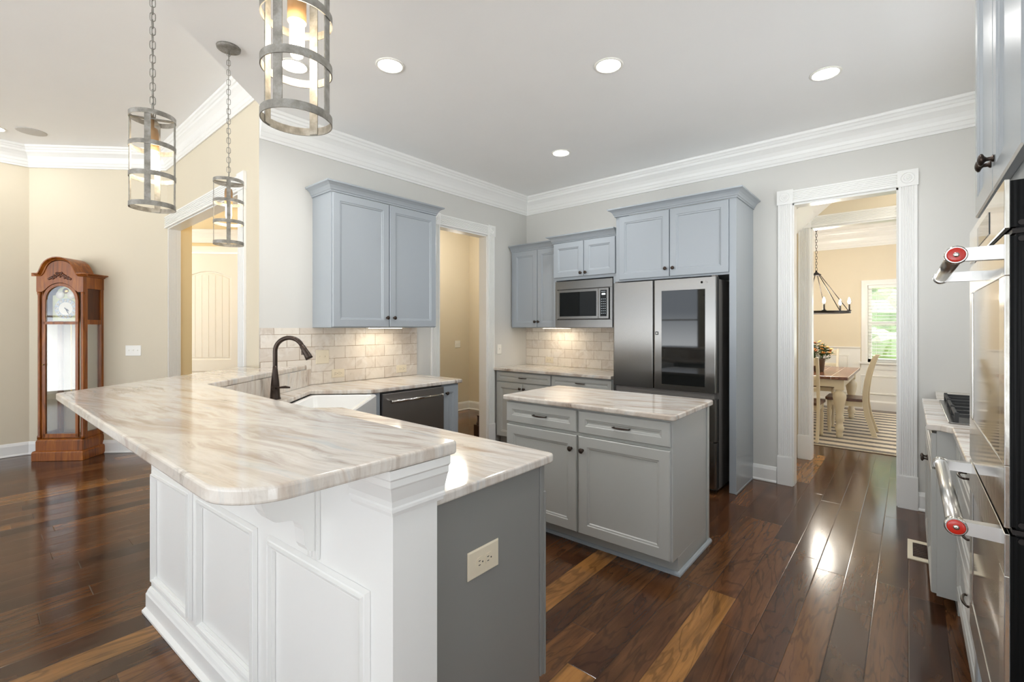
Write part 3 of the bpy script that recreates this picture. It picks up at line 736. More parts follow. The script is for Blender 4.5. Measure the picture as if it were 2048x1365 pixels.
tag(MB().prism([(-3.752, 4.678), (-3.752, 4.030), (-2.190, 4.030), (-2.190, 4.678)], 0.882, 0.914, 0.006).build('countertop', M['granite_low']), 'veined granite countertop under the microwave', 'countertop')

# left run: dishwasher, narrow cabinet
cabinet('narrow_cabinet', 'narrow blue grey pull-out cabinet right of the dishwasher', (-3.151, 2.722), PI / 2, 0.196, 0.60, 0.0, 0.880,
        [('door', 0.006, 0.182, 0.112, 0.866, [('knob', 0.034, 0.802)])], M['cab'], 0.1)
t = thing('dishwasher', 'dark stainless dishwasher with bar handle between sink and narrow cabinet', 'dishwasher', (-3.12, 2.083, 0), PI / 2)
MB().box(0, 0.632, 0.03, 0.60, 0.10, 0.872).box(0.01, 0.62, 0.06, 0.6, 0.003, 0.10).build('body', M['grey_dark'], t)
MB().box(0.004, 0.628, -0.012, 0.029, 0.105, 0.868).build('door', M['steel_dark'], t, 0.004)
mb = MB(); mb.tube([(0.065, -0.052, 0.806), (0.57, -0.052, 0.806)], 0.0105, 14)
for x in (0.075, 0.56): mb.tube([(x, -0.013, 0.806), (x, -0.052, 0.806)], 0.009, 10)
for x in (0.062, 0.573): mb.lathe([(0.0135, -0.008), (0.0135, 0.008)], 14, (x, -0.052, 0.806), 'x')
mb.build('handle', M['steel_polish'], t)
# diagonal sink base
t = thing('sink_cabinet', 'diagonal blue grey corner cabinet under the white apron sink', 'cabinet', (0, 0, 0))
MB().prism([(-2.52, 1.385), (-2.585, 1.405), (-3.135, 1.955), (-3.15, 2.078), (-3.73, 2.078), (-3.73, 1.84), (-2.94, 0.88), (-2.52, 0.88)], 0.10, 0.64).build('body', M['cab'], t)
mb = MB(Matrix.Translation((-2.835, 1.705, 0)) @ Matrix.Rotation(math.radians(135), 4, 'Z'))
mb.box(0.388, 0.41, -0.0, 0.03, 0.1, 0.88)
mb.build('stile', M['cab'], t); mb = MB(mb.M); mb.box(-0.41, -0.388, -0.0, 0.03, 0.1, 0.88)
mb.build('stile', M['cab'], t); mb = MB(); mb.box(-3.15, -3.135, 1.985, 2.078, 0.1, 0.88); mb.build('filler_strip', M['cab'], t)
for a, b, kx in ((-0.36, -0.003, -0.03), (0.003, 0.36, 0.03)):
    m2 = MB(Matrix.Translation((-2.835, 1.705, 0)) @ Matrix.Rotation(math.radians(135), 4, 'Z')); ring_panel(m2, a, b, 0.112, 0.63, -0.0, 0.02)
    f = m2.build('door', M['cab'], t)
    m3 = MB(m2.M); m3.lathe(KNOB, 14, (kx, 0, 0.58), 'y'); m3.build('knob', M['bronze'], f)
# peninsula base cabinet
t = thing('peninsula_cabinet', 'slate grey end of the peninsula base cabinet with an outlet in it', 'cabinet', (0, 0, 0))
MB().box(-2.51, -1.058, 0.85, 1.375, 0.10, 0.880).box(-2.51, -1.06, 0.85, 1.30, 0.001, 0.10).build('body', M['cab_low'], t)
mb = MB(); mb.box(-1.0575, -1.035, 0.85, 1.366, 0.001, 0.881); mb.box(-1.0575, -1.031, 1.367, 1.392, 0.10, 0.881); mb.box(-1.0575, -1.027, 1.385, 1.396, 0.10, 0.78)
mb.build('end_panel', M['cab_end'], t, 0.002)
for a, b in ((-2.49, -1.79), (-1.78, -1.07)):
    m2 = MB(Matrix.Translation((0, 1.375, 0)) @ Matrix.Rotation(PI, 4, 'Z')); ring_panel(m2, -b, -a, 0.112, 0.866, -0.021, 0.02); m2.build('door', M['cab_low'], t)

# low counter in one piece: peninsula, sink corner, left run
A_, B_ = (-3.11, 1.98), (-2.56, 1.43); h45 = 0.318
lowp = [(-1.012, 0.847), (-1.012, 1.44), (B_[0], 1.44), (B_[0] - 0.03, 1.41), (-2.875, 1.118), (-3.425, 1.668), (A_[0] - 0.03, A_[1] - 0.025), (-3.11, 1.985), (-3.11, 2.95), (-3.743, 2.95), (-3.743, 1.83), (-2.945, 0.866)]
tag(MB().prism(roundpoly(lowp, {1: 0.03, 8: 0.03}, 6), 0.882, 0.914, 0.007).build('countertop', M['granite_low']), 'lower veined granite countertop wrapping around the sink corner', 'countertop')
# bar counter
barp = [(-0.935, 0.868), (-0.940, 0.30), (-3.05, 0.262), (-4.02, 1.424), (-3.752, 1.424), (-3.752, 1.80), (-2.915, 0.845)]
tag(MB().prism(roundpoly(barp, {0: 0.015, 1: 0.13, 2: 0.01}, 12), 1.045, 1.08, 0.007, 3).build('bar_counter', M['granite']), 'raised veined granite bar counter with rounded corner in front', 'countertop')

# panelled bar wall
kw = thing('bar_wall', 'white panelled half wall carrying the raised granite bar', 'half wall', (0, 0, 0))
K0 = Vector((-0.975, 0.684)); K1 = Vector((-2.82, 0.577)); dk = Vector((-0.641, 0.767)); K2 = K1 + dk * 1.44
I0 = (-0.975, 0.826); I1 = (-2.935, 0.846)
i2 = (-3.752, 1.815)
MB().prism([tuple(K0), tuple(K1), (K2.x, K2.y), i2, I1, I0], 0.001, 1.044).build('wall_core', M['trim'], kw)
MB().prism([(-1.0, 0.8275), (-2.934, 0.8475), (-3.744, 1.81), (-3.744, 1.828), (-2.928, 0.863), (-1.0, 0.846)], 0.9145, 1.0445).build('backsplash_riser', M['granite_low'], kw, label='granite riser between the two counters')
lk = (K1 - K0).length; angk = math.atan2(K0.y - K1.y, K0.x - K1.x)
KM = Matrix.Translation((K1.x, K1.y, 0)) @ Matrix.Rotation(angk, 4, 'Z')   # local x from the corner to the post, -y out
BP = [(0, 0), (0.008, 0.012), (0.014, 0.012), (0.018, 0.02), (0.026, 0.018), (0.03, 0.008), (0.036, 0.01), (0.04, 0)]
for x0, x1 in ((0.04, 0.535), (0.605, 1.125), (1.21, 1.757)):
    mb = MB(KM); mb.sweep([(x0, -G, 0.155), (x0, -G, 0.702), (x1, -G, 0.702), (x1, -G, 0.155)], BP, (0, -1, 0), closed=True)
    mb.build('panel_molding', M['trim'], kw)
mb = MB()
out = [(-0.974, 0.826), tuple(K0), tuple(K1), (K2.x, K2.y)]
mb.sweep([(x, y, 0) for x, y in [(K2.x, K2.y), tuple(K1), tuple(K0), (-0.975, 0.84)]], [(0, 0.002), (0.034, 0.002), (0.034, 0.012), (0.02, 0.026), (0.02, 0.09), (0.016, 0.097), (0.012, 0.108), (0.004, 0.12), (0, 0.12)], (0, 0, 1))
mb.build('base_molding', M['trim'], kw)
mb = MB(); q = KM @ Vector((lk - 0.17, 0, 0))
mb.sweep([(q.x, q.y, 1.044), (K0.x, K0.y, 1.044), (-0.975, 0.844, 1.044)], [(0, -0.125), (0.005, -0.125), (0.007, -0.115), (0.013, -0.112), (0.013, -0.104), (0.01, -0.1), (0.012, -0.085), (0.024, -0.05), (0.028, -0.044), (0.028, -0.028), (0.034, -0.022), (0.034, 0), (0, 0)], (0, 0, 1))
mb.build('post_crown', M['trim'], kw)
def corbel(x):
    mb = MB(KM)
    mb.box(x - 0.032, x + 0.032, -0.010, -G, 0.712, 1.043)
    for k in (-1, 0, 1): mb.box(x + k * 0.02 - 0.006, x + k * 0.02 + 0.006, -0.014, -0.0095, 0.716, 1.04)
    def cv(c, r, a0, a1): return [(c[0] + r[0] * math.cos(a0 + (a1 - a0) * k / 8), c[1] + r[1] * math.sin(a0 + (a1 - a0) * k / 8)) for k in range(9)]
    pr = [(-0.012, 1.043), (-0.168, 1.043), (-0.168, 0.955)]
    pr += cv((-0.108, 0.955), (0.06, 0.10), PI, PI * 1.5) + [(-0.092, 0.852)] + cv((-0.092, 0.80), (0.046, 0.052), PI / 2, 0)[1:] + [(-0.043, 0.765), (-0.034, 0.748), (-0.012, 0.738)]
    mb.extr(pr, 'x', x - 0.026, x + 0.026)
    return mb.build('corbel', M['trim'], kw)
corbel(1.485)

# kitchen island
RI = math.radians(1.2)
t = thing('kitchen_island', 'free-standing grey island cabinet with two drawers and two doors', 'cabinet', (-1.57, 2.79, 0), RI)
mb = MB(); mb.box(-0.585, 0.585, -0.305, 0.32, 0.10, 0.881); mb.box(-0.585, 0.585, -0.225, 0.32, 0.001, 0.10); mb.box(0.5855, 0.592, 0.285, 0.325, 0.001, 0.881)
mb.build('body', M['cab_low'], t, 0.002)
mb = MB(); mb.sweep([(-0.585, -0.225, 0), (0.585, -0.225, 0), (0.592, 0.325, 0)], [(0, 0.001), (0.018, 0.001), (0.016, 0.01), (0.008, 0.018), (0, 0.02)], (0, 0, 1)); mb.build('shoe_molding', M['cab'], t)
for x0, x1, dk_ in ((-0.585, -0.017, 1), (0.0, 0.576, 0)):
    m2 = MB(); ring_panel(m2, x0, x1, 0.733, 0.868, -0.326, 0.0205, 0.046); f = m2.build('drawer', M['cab_low'], t); pull((x0 + x1) / 2, 0.798, -0.316, f, 0.1)
    m2 = MB(); ring_panel(m2, x0, x1, 0.108, 0.712, -0.326, 0.0205, 0.06); f = m2.build('door', M['cab_low'], t); knob(x1 - 0.035 if dk_ else x0 + 0.03, 0.628, -0.326, f)
ip = roundpoly([(-0.615, -0.345), (0.61, -0.345), (0.61, 0.365), (-0.615, 0.365)], 0.028, 6)
o = MB().prism(ip, 0.882, 0.914, 0.008).build('island_countertop', M['granite_island'], loc=(-1.57, 2.79, 0), rot=(0, 0, RI)); tag(o, 'veined granite slab on top of the grey island', 'countertop')

# ------------------------------------------------------------------ sink and faucet
S4 = (-2.835, 1.705, 0); SA = math.radians(135)
t = thing('apron_sink', 'white fireclay apron-front sink set in the corner counter', 'sink', S4, SA)
mb = MB()
def rr(x0, x1, y0, y1, r, z): return [(x, y, z) for x, y in roundpoly([(x0, y0), (x1, y0), (x1, y1), (x0, y1)], r, 5)]
mb.loops([rr(-0.38, 0.38, -0.045, 0.43, 0.03, 0.645), rr(-0.385, 0.385, -0.05, 0.435, 0.03, 0.66), rr(-0.385, 0.385, -0.05, 0.435, 0.03, 0.872), rr(-0.379, 0.379, -0.044, 0.429, 0.03, 0.8805), rr(-0.36, 0.36, -0.022, 0.41, 0.03, 0.8805),
          rr(-0.352, 0.352, -0.014, 0.402, 0.03, 0.874), rr(-0.345, 0.345, -0.006, 0.395, 0.03, 0.72), rr(-0.30, 0.30, 0.04, 0.35, 0.03, 0.69)], smooth=False)
mb.build('basin', M['porcelain'], t)
MB().lathe([(0.045, 0.691), (0.045, 0.694), (0.02, 0.695)], 20, (0, 0.2, 0)).build('drain', M['steel_polish'], t)
t = thing('faucet', 'dark bronze gooseneck faucet with pull-down head behind the sink', 'faucet', (-3.185, 1.312, 0.914), math.radians(45))
mb = MB(); mb.lathe([(0.034, 0), (0.034, 0.006), (0.031, 0.012), (0.0285, 0.05), (0.026, 0.1), (0.021, 0.15), (0.0165, 0.19), (0.0145, 0.22)], 20)
pts = [(0, 0, 0.2 + 0.016 * k) for k in range(8)] + [(0.09 - 0.09 * math.cos(a), 0, 0.316 + 0.09 * math.sin(a)) for a in [PI * 0.86 * k / 18 for k in range(19)]]
mb.tube(pts, 0.0145, 14); mb.build('spout', M['bronze'], t)
e = Vector(pts[-1]); d = (Vector(pts[-1]) - Vector(pts[-2])).normalized()
mb = MB(); mb.tube([e + d * s for s in (-0.01, 0.004, 0.006, 0.045, 0.085, 0.1, 0.102)], [0.0145, 0.0145, 0.017, 0.019, 0.0235, 0.024, 0.018], 16)
q_ = e + d * 0.05; mb.box(q_.x - 0.027, q_.x - 0.010, -0.006, 0.006, q_.z - 0.018, q_.z + 0.012)
mb.build('spray_head', M['bronze'], t)
mb = MB(); mb.tube([(0.0, -0.018, 0.075), (0.012, -0.045, 0.075)], 0.014, 12); mb.tube([(0.012, -0.035, 0.075), (0.05, -0.05, 0.083), (0.09, -0.06, 0.087), (0.12, -0.066, 0.084)], [0.006, 0.0065, 0.009, 0.005], 10)
mb.build('lever', M['bronze'], t)

# ------------------------------------------------------------------ backsplash tiles
def tiles(name, loc, rotz, L, label):
    o = MB().box(0, L, -0.010, -0.001, 0, 0.470).build(name, M['tile'], loc=loc, rot=(0, 0, rotz))
    return structure(o, label)
tiles('wall_tiles_left', (XW, 1.433, 0.9145), PI / 2, 1.48, 'stone subway tile backsplash behind the sink')
tiles('wall_tiles_back', (XW + 0.001, YW, 0.9145), 0, 1.56, 'stone subway tile backsplash under the microwave')
def under_light(loc, rotz, label, L=0.5):
    t = thing('under_cabinet_light', label, 'light', loc, rotz, 'under-cabinet lights')
    MB().box(-L / 2, L / 2, -0.03, 0.03, -0.006, -0.001).build('housing', M['plastic_white'], t)
    MB().box(-L / 2 + 0.02, L / 2 - 0.02, -0.022, 0.022, -0.008, -0.0062).build('lens', M['under'], t)
    lamp('AREA', 'under_lamp', (0, 0, -0.011), UNDER_W, (1, 0.86, 0.66), L - 0.06, (0, 0, 0), t, sy=0.05)
under_light((-3.56, 2.42, 1.388), PI / 2, 'lit strip light under the upper cabinet near the sink', 0.36)
under_light((-3.16, 4.50, 1.3825), 0, 'lit strip light under the built-in microwave', 0.40)

# ------------------------------------------------------------------ refrigerator
t = thing('refrigerator', 'stainless french-door refrigerator with dark glass panel in the right door', 'refrigerator', (-2.143, 3.99, 0))
FW = 0.94
MB().box(0.004, FW - 0.004, 0.085, 0.66, 0.03, 1.795).box(0.03, FW - 0.03, 0.12, 0.64, 0.002, 0.03).build('body', M['grey_dark'], t)
xs = 0.40
def fdoor(x0, x1, z0, z1, nm, m=None):
    mb = MB(); pr = roundpoly([(x0, 0.0), (x1, 0.0), (x1, 0.075), (x0, 0.075)], {0: 0.012, 1: 0.012}, 4); mb.loops([[(x, y, z0) for x, y in pr], [(x, y, z1) for x, y in pr]])
    return mb.build(nm, m or M['steel'], t, 0.001)
dl = fdoor(0, xs - 0.003, 0.842, 1.81, 'door'); dr = fdoor(xs + 0.003, FW, 0.842, 1.81, 'door', None); dr['label'] = 'door with dark glass panel'
fz1 = fdoor(0, FW, 0.44, 0.79, 'drawer'); fz2 = fdoor(0, FW, 0.05, 0.43, 'drawer')
for f, z in ((fz1, 0.79), (fz2, 0.43)): MB().box(0.03, FW - 0.03, 0.012, 0.06, z - 0.0005, z + 0.006).build('grip', M['steel_dark'], f)
MB().box(0.02, FW - 0.02, 0.02, 0.07, 0.792, 0.84).build('vent_strip', M['grey_dark'], t)
MB().box(0.478, 0.852, -0.004, -0.0002, 0.888, 1.712).build('glass_panel', M['blackglass'], dr, 0.002)
MB().box(0.42, 0.448, -0.002, -0.0002, 1.322, 1.352).build('sticker', M['black'], dr)
mb = MB(); mb.lathe([(0.008, 0), (0.008, -0.001)], 5, (0.434, -0.002, 1.337), 'y'); mb.build('sticker_mark', M['plastic_white'], dr)
text_mesh('emblem', 'LG', 0.026, M['steel_dark'], dr, Matrix.Translation((0.86, -0.0012, 1.768)) @ Matrix.Rotation(PI / 2, 4, 'X'))
mb = MB(); mb.lathe([(0.011, 0), (0.011, -0.0012), (0.0085, -0.0012), (0.0085, 0)], 18, (0.825, -0.0002, 1.768), 'y'); mb.build('emblem_ring', M['steel_dark'], dr)
for x in (0.012, 0.90): MB().box(x, x + 0.03, 0.02, 0.085, 1.81, 1.825).build('hinge', M['grey_dark'], t)

# ------------------------------------------------------------------ microwave
t = thing('microwave', 'stainless built-in microwave with dark window and keypad', 'microwave', (-2.951, 4.19, 1.394))
MB().box(0.0, 0.694, 0.016, 0.42, 0.002, 0.49).build('body', M['grey_dark'], t)
mb = MB()
for b in ((0, 0.694, 0.405, 0.492), (0, 0.694, -0.006, 0.075), (0, 0.026, 0.075, 0.405), (0.668, 0.694, 0.075, 0.405)): mb.box(b[0], b[1], -0.006, 0.0155, b[2], b[3])
mb.build('trim_frame', M['steel'], t, 0.0015)
md = MB(); md.box(0.034, 0.538, -0.02, 0.012, 0.083, 0.397); md = md.build('door', M['steel'], t, 0.004)
MB().box(0.066, 0.520, -0.0225, -0.0201, 0.112, 0.370).build('window', M['blackglass'], md, 0.002)
mc = MB().box(0.541, 0.660, -0.02, 0.012, 0.083, 0.397).build('control_panel', M['steel'], t, 0.004)
MB().box(0.566, 0.640, -0.0225, -0.0201, 0.108, 0.376).build('keypad', M['blackglass'], mc, 0.002)
MB().box(0.585, 0.625, -0.0232, -0.0226, 0.326, 0.342).build('display', M['display'], mc)
mb = MB()
for r in range(7):
    for c in range(3): mb.box(0.577 + c * 0.02, 0.589 + c * 0.02, -0.0231, -0.0226, 0.135 + r * 0.024, 0.142 + r * 0.024)
mb.build('keypad_buttons', M['silver'], mc); mb = MB().box(0.578, 0.628, -0.0231, -0.0226, 0.356, 0.362).build('brand_strip', M['silver'], mc)

# ------------------------------------------------------------------ right run: wall oven tower, base cabinets, cooktop
RZ = -PI / 2   # local x -> -Y, local -y -> -X
t = cabinet('oven_cabinet', 'tall grey cabinet holding the double wall oven at the right edge', (0.19, 2.18), RZ, 0.84, 0.655, 0.0, 2.60,
        [('door', 0.006, 0.417, 1.752, 2.56, [('knob', 0.39, 1.83)]), ('door', 0.423, 0.834, 1.752, 2.56, [('knob', 0.45, 1.83)]), ('drawer', 0.02, 0.82, 0.115, 0.385, [('pull', 0.42, 0.30)])], M['cab'], 0.1)
ov = thing('wall_oven', 'stainless double wall oven with two bar handles and red medallions', 'oven', (0.155, 2.168, 0), RZ)
OW = 0.736
def odoor(z0, z1, wz0, wz1, hz):
    mb = MB()
    for b in ((0, OW, wz1, z1), (0, OW, z0, wz0), (0, 0.075, wz0, wz1), (OW - 0.075, OW, wz0, wz1)): mb.box(b[0], b[1], 0, 0.009, b[2], b[3])
    d = mb.build('door', M['steel_polish'], ov, 0.0015)
    MB().box(0.004, OW - 0.004, 0.0092, 0.034, z0 + 0.004, z1 - 0.004).build('door_core', M['core_black'], d)
    MB().box(0.0752, OW - 0.0752, 0.002, 0.009, wz0 + 0.0005, wz1 - 0.0005).build('window', M['oven_glass'], d)
    m2 = MB(); m2.tube([(0.045, -0.072, hz), (OW - 0.045, -0.072, hz)], 0.0165, 18); 
    for x in (0.05, OW - 0.05):
        m2.loops([[(x - 0.013, 0, hz - 0.016), (x + 0.013, 0, hz - 0.016), (x + 0.013, 0, hz + 0.016), (x - 0.013, 0, hz + 0.016)], [(x - 0.011, -0.075, hz - 0.014), (x + 0.011, -0.075, hz - 0.014), (x + 0.011, -0.075, hz + 0.014), (x - 0.011, -0.075, hz + 0.014)]])
    h = m2.build('handle', M['steel_satin'], d)
    for x, s in ((0.045, -1), (OW - 0.045, 1)):
        m3 = MB(); m3.lathe([(0.0195, -0.014 * s), (0.021, 0.0), (0.021, 0.006 * s), (0.0185, 0.008 * s)], 22, (x, -0.072, hz), 'x'); e = m3.build('end_cap', M['steel_polish'], h)
        MB().lathe([(0.0165, 0.0082 * s), (0.0165, 0.0095 * s), (0.014, 0.0105 * s), (0.006, 0.0108 * s)], 22, (x, -0.072, hz), 'x').build('medallion', M['red'], h, label='round red medallion on the handle end')
        MB().lathe([(0.0058, 0.0108 * s), (0.0055, 0.0125 * s), (0.002, 0.0132 * s)], 14, (x, -0.072, hz), 'x').build('medallion_center', M['steel_polish'], h)
    return d
k = NT('mirrored oven glass'); k.set(color=(0.32, 0.29, 0.26), rough=0.05, metal=0.85); k.bump(k.noise(k.pos(), 3.0, 1), 0.02, 0.01); M['oven_glass'] = k.m
odoor(0.962, 1.588, 1.095, 1.50, 1.556)
odoor(0.402, 0.950, 0.50, 0.86, 0.932)
mb = MB(); mb.box(0, OW, 0, 0.009, 1.60, 1.705); cp = mb.build('control_panel', M['steel_polish'], ov, 0.0015)
MB().box(0.004, OW - 0.004, 0.0092, 0.034, 1.603, 1.702).build('panel_core', M['core_black'], cp)
MB().box(0.24, 0.50, -0.0015, -0.0002, 1.625, 1.68).build('display', M['blackglass'], cp)
mb = MB(); mb.box(0.008, OW - 0.008, 0.018, 0.0345, 0.395, 1.70); mb.build('body', M['core_black'], ov)
for z0, z1 in ((1.589, 1.599), (0.951, 0.961)):
    mb = MB(); mb.box(0.01, OW - 0.002, 0.012, 0.034, z0, z1)
    mb.lathe([(0.006, 0), (0.006, 0.004)], 10, (OW - 0.004, 0.026, z0 - 0.012), 'x'); mb.lathe([(0.006, 0), (0.006, 0.004)], 10, (OW - 0.004, 0.026, z1 + 0.012), 'x')
    mb.build('hinge', M['black_iron'], ov)
cabinet('drawer_base_cabinet', 'grey base cabinet with drawers beside the wall oven', (0.194, 3.08), RZ, 0.895, 0.648, 0.0, 0.880,
        [('drawer', 0.008, 0.888, 0.70, 0.868, [('pull', 0.448, 0.785)]), ('drawer', 0.008, 0.888, 0.41, 0.69, [('pull', 0.62, 0.60)]), ('drawer', 0.008, 0.888, 0.112, 0.40, [('pull', 0.62, 0.352)])], M['cab_low'], 0.1)
cabinet('cooktop_cabinet', 'grey bumped-out base cabinet under the cooktop', (0.105, 4.125), RZ, 1.04, 0.737, 0.0, 0.880,
        [('drawer', 0.006, 1.034, 0.70, 0.868, []), ('door', 0.006, 0.517, 0.08, 0.69, [('knob', 0.485, 0.635)]), ('door', 0.523, 1.034, 0.08, 0.69, [('knob', 0.555, 0.635)])], M['cab_low'], 0.07)
cabinet('filler_cabinet', 'narrow grey base cabinet between cooktop unit and doorway wall', (0.194, 4.675), RZ, 0.545, 0.648, 0.0, 0.880, [('door', 0.01, 0.53, 0.112, 0.868, [])], M['cab_low'], 0.1)
rp = [(0.845, 2.19), (0.157, 2.19), (0.157, 3.035), (0.12, 3.07), (0.068, 3.07), (0.068, 4.145), (0.14, 4.145), (0.15, 4.676), (0.845, 4.676)]
tag(MB().prism(rp, 0.882, 0.914, 0.006).build('countertop', M['granite_low']), 'veined granite countertop holding the gas cooktop', 'countertop')
t = thing('cooktop', 'stainless gas cooktop with black cast iron grates', 'cooktop', (0.40, 3.60, 0.9145))
MB().prism(roundpoly([(-0.25, -0.46), (0.25, -0.46), (0.25, 0.46), (-0.25, 0.46)], 0.015, 4), 0, 0.008, 0.003).build('tray', M['steel'], t)
for gy in (-0.305, 0.0, 0.305):
    mb = MB()
    for y in (gy - 0.14, gy, gy + 0.14): mb.box(-0.225, 0.225, y - 0.006, y + 0.006, 0.034, 0.05)
    for x in (-0.22, -0.07, 0.07, 0.22): mb.box(x - 0.006, x + 0.006, gy - 0.146, gy + 0.146, 0.034, 0.05)
    for x in (-0.22, 0.22):
        for y in (gy - 0.14, gy + 0.14): mb.box(x - 0.008, x + 0.008, y - 0.008, y + 0.008, 0.0082, 0.056)
    mb.build('grate', M['matte_black'], t, 0.002)
    for x in (-0.12, 0.12): MB().lathe([(0.045, 0.0082), (0.045, 0.016), (0.03, 0.02), (0.03, 0.027), (0.004, 0.028)], 18, (x, gy, 0)).build('burner', M['steel_dark'], t)
# floor vent
t = thing('floor_register', 'tan metal floor vent in front of the cooktop cabinet', 'floor vent', (0.07, 3.825, 0))
MB().box(-0.075, 0.075, -0.165, -0.12, 0.0005, 0.006).box(-0.075, 0.075, 0.12, 0.165, 0.0005, 0.006).box(-0.075, -0.05, -0.12, 0.12, 0.0005, 0.006).box(0.05, 0.075, -0.12, 0.12, 0.0005, 0.006).build('frame', M['cream_wood'], t)
mb = MB(); mb.box(-0.05, 0.05, -0.12, 0.12, 0.0003, 0.0012)
for k_ in range(9): mb.box(-0.05, 0.05, -0.112 + k_ * 0.028, -0.104 + k_ * 0.028, 0.0012, 0.004)
mb.build('louver', M['dark_wood'], t)

# ------------------------------------------------------------------ pendants, ceiling lights
def chain_mesh(mb, z0, z1, ln=0.036, w=0.0095, r=0.0017):
    n = max(2, int(round((z1 - z0) / (ln * 0.8)))); st = (z1 - z0) / n
    for i in range(n):
        zc = z0 + st * (i + 0.5); pts = []
        for k in range(16):
            a = 2 * PI * k / 16; u = w * math.cos(a); v = (st * 0.62 - w) * (1 if math.sin(a) > 0 else -1) * (1 if abs(math.sin(a)) > 1e-6 else 0) + w * math.sin(a)
            pts.append((u, 0, zc + v) if i % 2 == 0 else (0, u, zc + v))
        mb.tube(pts, r, 6, closed=True)
PR = 0.079; PZ0, PZ1 = 1.878, 2.262
def pendant(loc, rz, label):
    t = thing('pendant_light', label, 'pendant lamp', loc, rz, 'cage pendants over the bar')
    zb = PZ0 - loc[2]; zt = PZ1 - loc[2]; H = zt - zb
    bw = 0.019
    for k in range(4):
        z = zb + (H - bw) * k / 3
        mb = MB(); mb.loops([[(r * math.cos(a), r * math.sin(a), zz) for r, zz in ((PR, z), (PR, z + bw), (PR - 0.0025, z + bw), (PR - 0.0025, z))] for a in [2 * PI * j / 48 for j in range(48)]], ring=True, smooth=False)
        mb.build('band', M['galv'], t)
    for k in range(4):
        mb = MB(Matrix.Rotation(PI / 2 * k, 4, 'Z')); mb.box(PR - 0.0055, PR - 0.0026, -0.0105, 0.0105, zb + 0.002, zt - 0.002); mb.build('strap', M['galv'], t)
    mb = MB(); mb.box(-PR + 0.004, PR - 0.004, -0.009, 0.009, zt - 0.016, zt - 0.012); mb.box(-0.009, 0.009, -PR + 0.004, PR - 0.004, zt - 0.0115, zt - 0.008); mb.build('crossbar', M['galv'], t)
    MB().lathe([(0.006, zt - 0.012), (0.006, zt - 0.05), (0.017, zt - 0.052), (0.021, zt - 0.07), (0.021, zt - 0.145)], 18).build('socket', M['rust'], t)
    MB().lathe([(0.012, zt - 0.1455), (0.0165, zt - 0.152), (0.017, zt - 0.21), (0.0135, zt - 0.226), (0.004, zt - 0.233)], 16).build('bulb', M['bulb'], t)
    mb = MB(); chain_mesh(mb, zt - 0.01, -0.02); mb.tube([(0.003, 0.002, zt - 0.01), (-0.003, 0.0, zt / 2), (0.002, 0.001, -0.02)], 0.002, 6); mb.build('chain', M['galv'], t)
    MB().lathe([(0.001, -0.026), (0.008, -0.024), (0.012, -0.02), (0.05, -0.018), (0.062, -0.012), (0.064, -0.0005)], 32).build('canopy', M['galv'], t)
    lamp('POINT', 'pendant_lamp', (0, 0, zt - 0.19), PEND_W, (1, 0.84, 0.6), 0.018, parent=t)
    return t
pendant((-3.063, 0.996, CK), math.radians(72), 'cage pendant hanging over the far end of the bar')
pendant((-2.368, 0.489, CK), math.radians(65.7), 'cage pendant in the middle of the row over the bar')
pendant((-1.107, 0.506, CK), math.radians(34.3), 'closest cage pendant, its top cut off by the picture edge')
def can(loc, label, power=None, r=0.075):
    t = thing('recessed_light', label, 'ceiling light', loc, 0, 'recessed ceiling lights')
    mb = MB(); mb.loops([[(rr_ * math.cos(a), rr_ * math.sin(a), z) for rr_, z in ((r + 0.016, -0.0005), (r + 0.014, -0.005), (r + 0.002, -0.007), (r - 0.004, -0.0005))] for a in [2 * PI * j / 36 for j in range(36)]], ring=True, smooth=True)
    mb.build('trim_ring', M['plastic_white'], t)
    MB().lathe([(r - 0.003, -0.0005), (r - 0.003, -0.003), (0.002, -0.0035)], 36).build('lens', M['lens'], t)
    lamp('SPOT', 'can_lamp', (0, 0, -0.03), CAN_W if power is None else power, (1, 0.985, 0.965), 0.07, parent=t, spot=2.8)
can((-2.496, 1.729, CK), 'lit recessed ceiling light in front of the upper sink cabinet')
can((-1.444, 2.629, CK), 'lit recessed ceiling light above the kitchen island')
can((-0.412, 3.634, CK), 'lit recessed ceiling light nearest the dining room doorway')
can((-2.512, 3.654, CK), 'lit recessed ceiling light over the aisle in front of the corner upper cabinet')
can((-2.963, 1.335, CK), 'lit recessed ceiling light seen inside the closest cage pendant')
can((-6.86, 0.15, CL), 'lit recessed ceiling light cut by the left picture edge', 6)
can((-0.42, 1.75, CK), 'added unseen recessed ceiling light in front of the wall oven')  # out of view, added as an extra light
tag(MB().lathe([(0.115, -0.0005), (0.115, -0.004), (0.105, -0.007), (0.002, -0.0075)], 36).build('ceiling_speaker', M['fabric_grille'], loc=(-6.70, 0.40, CL)), 'round speaker grille in the ceiling above the tall clock', 'speaker')

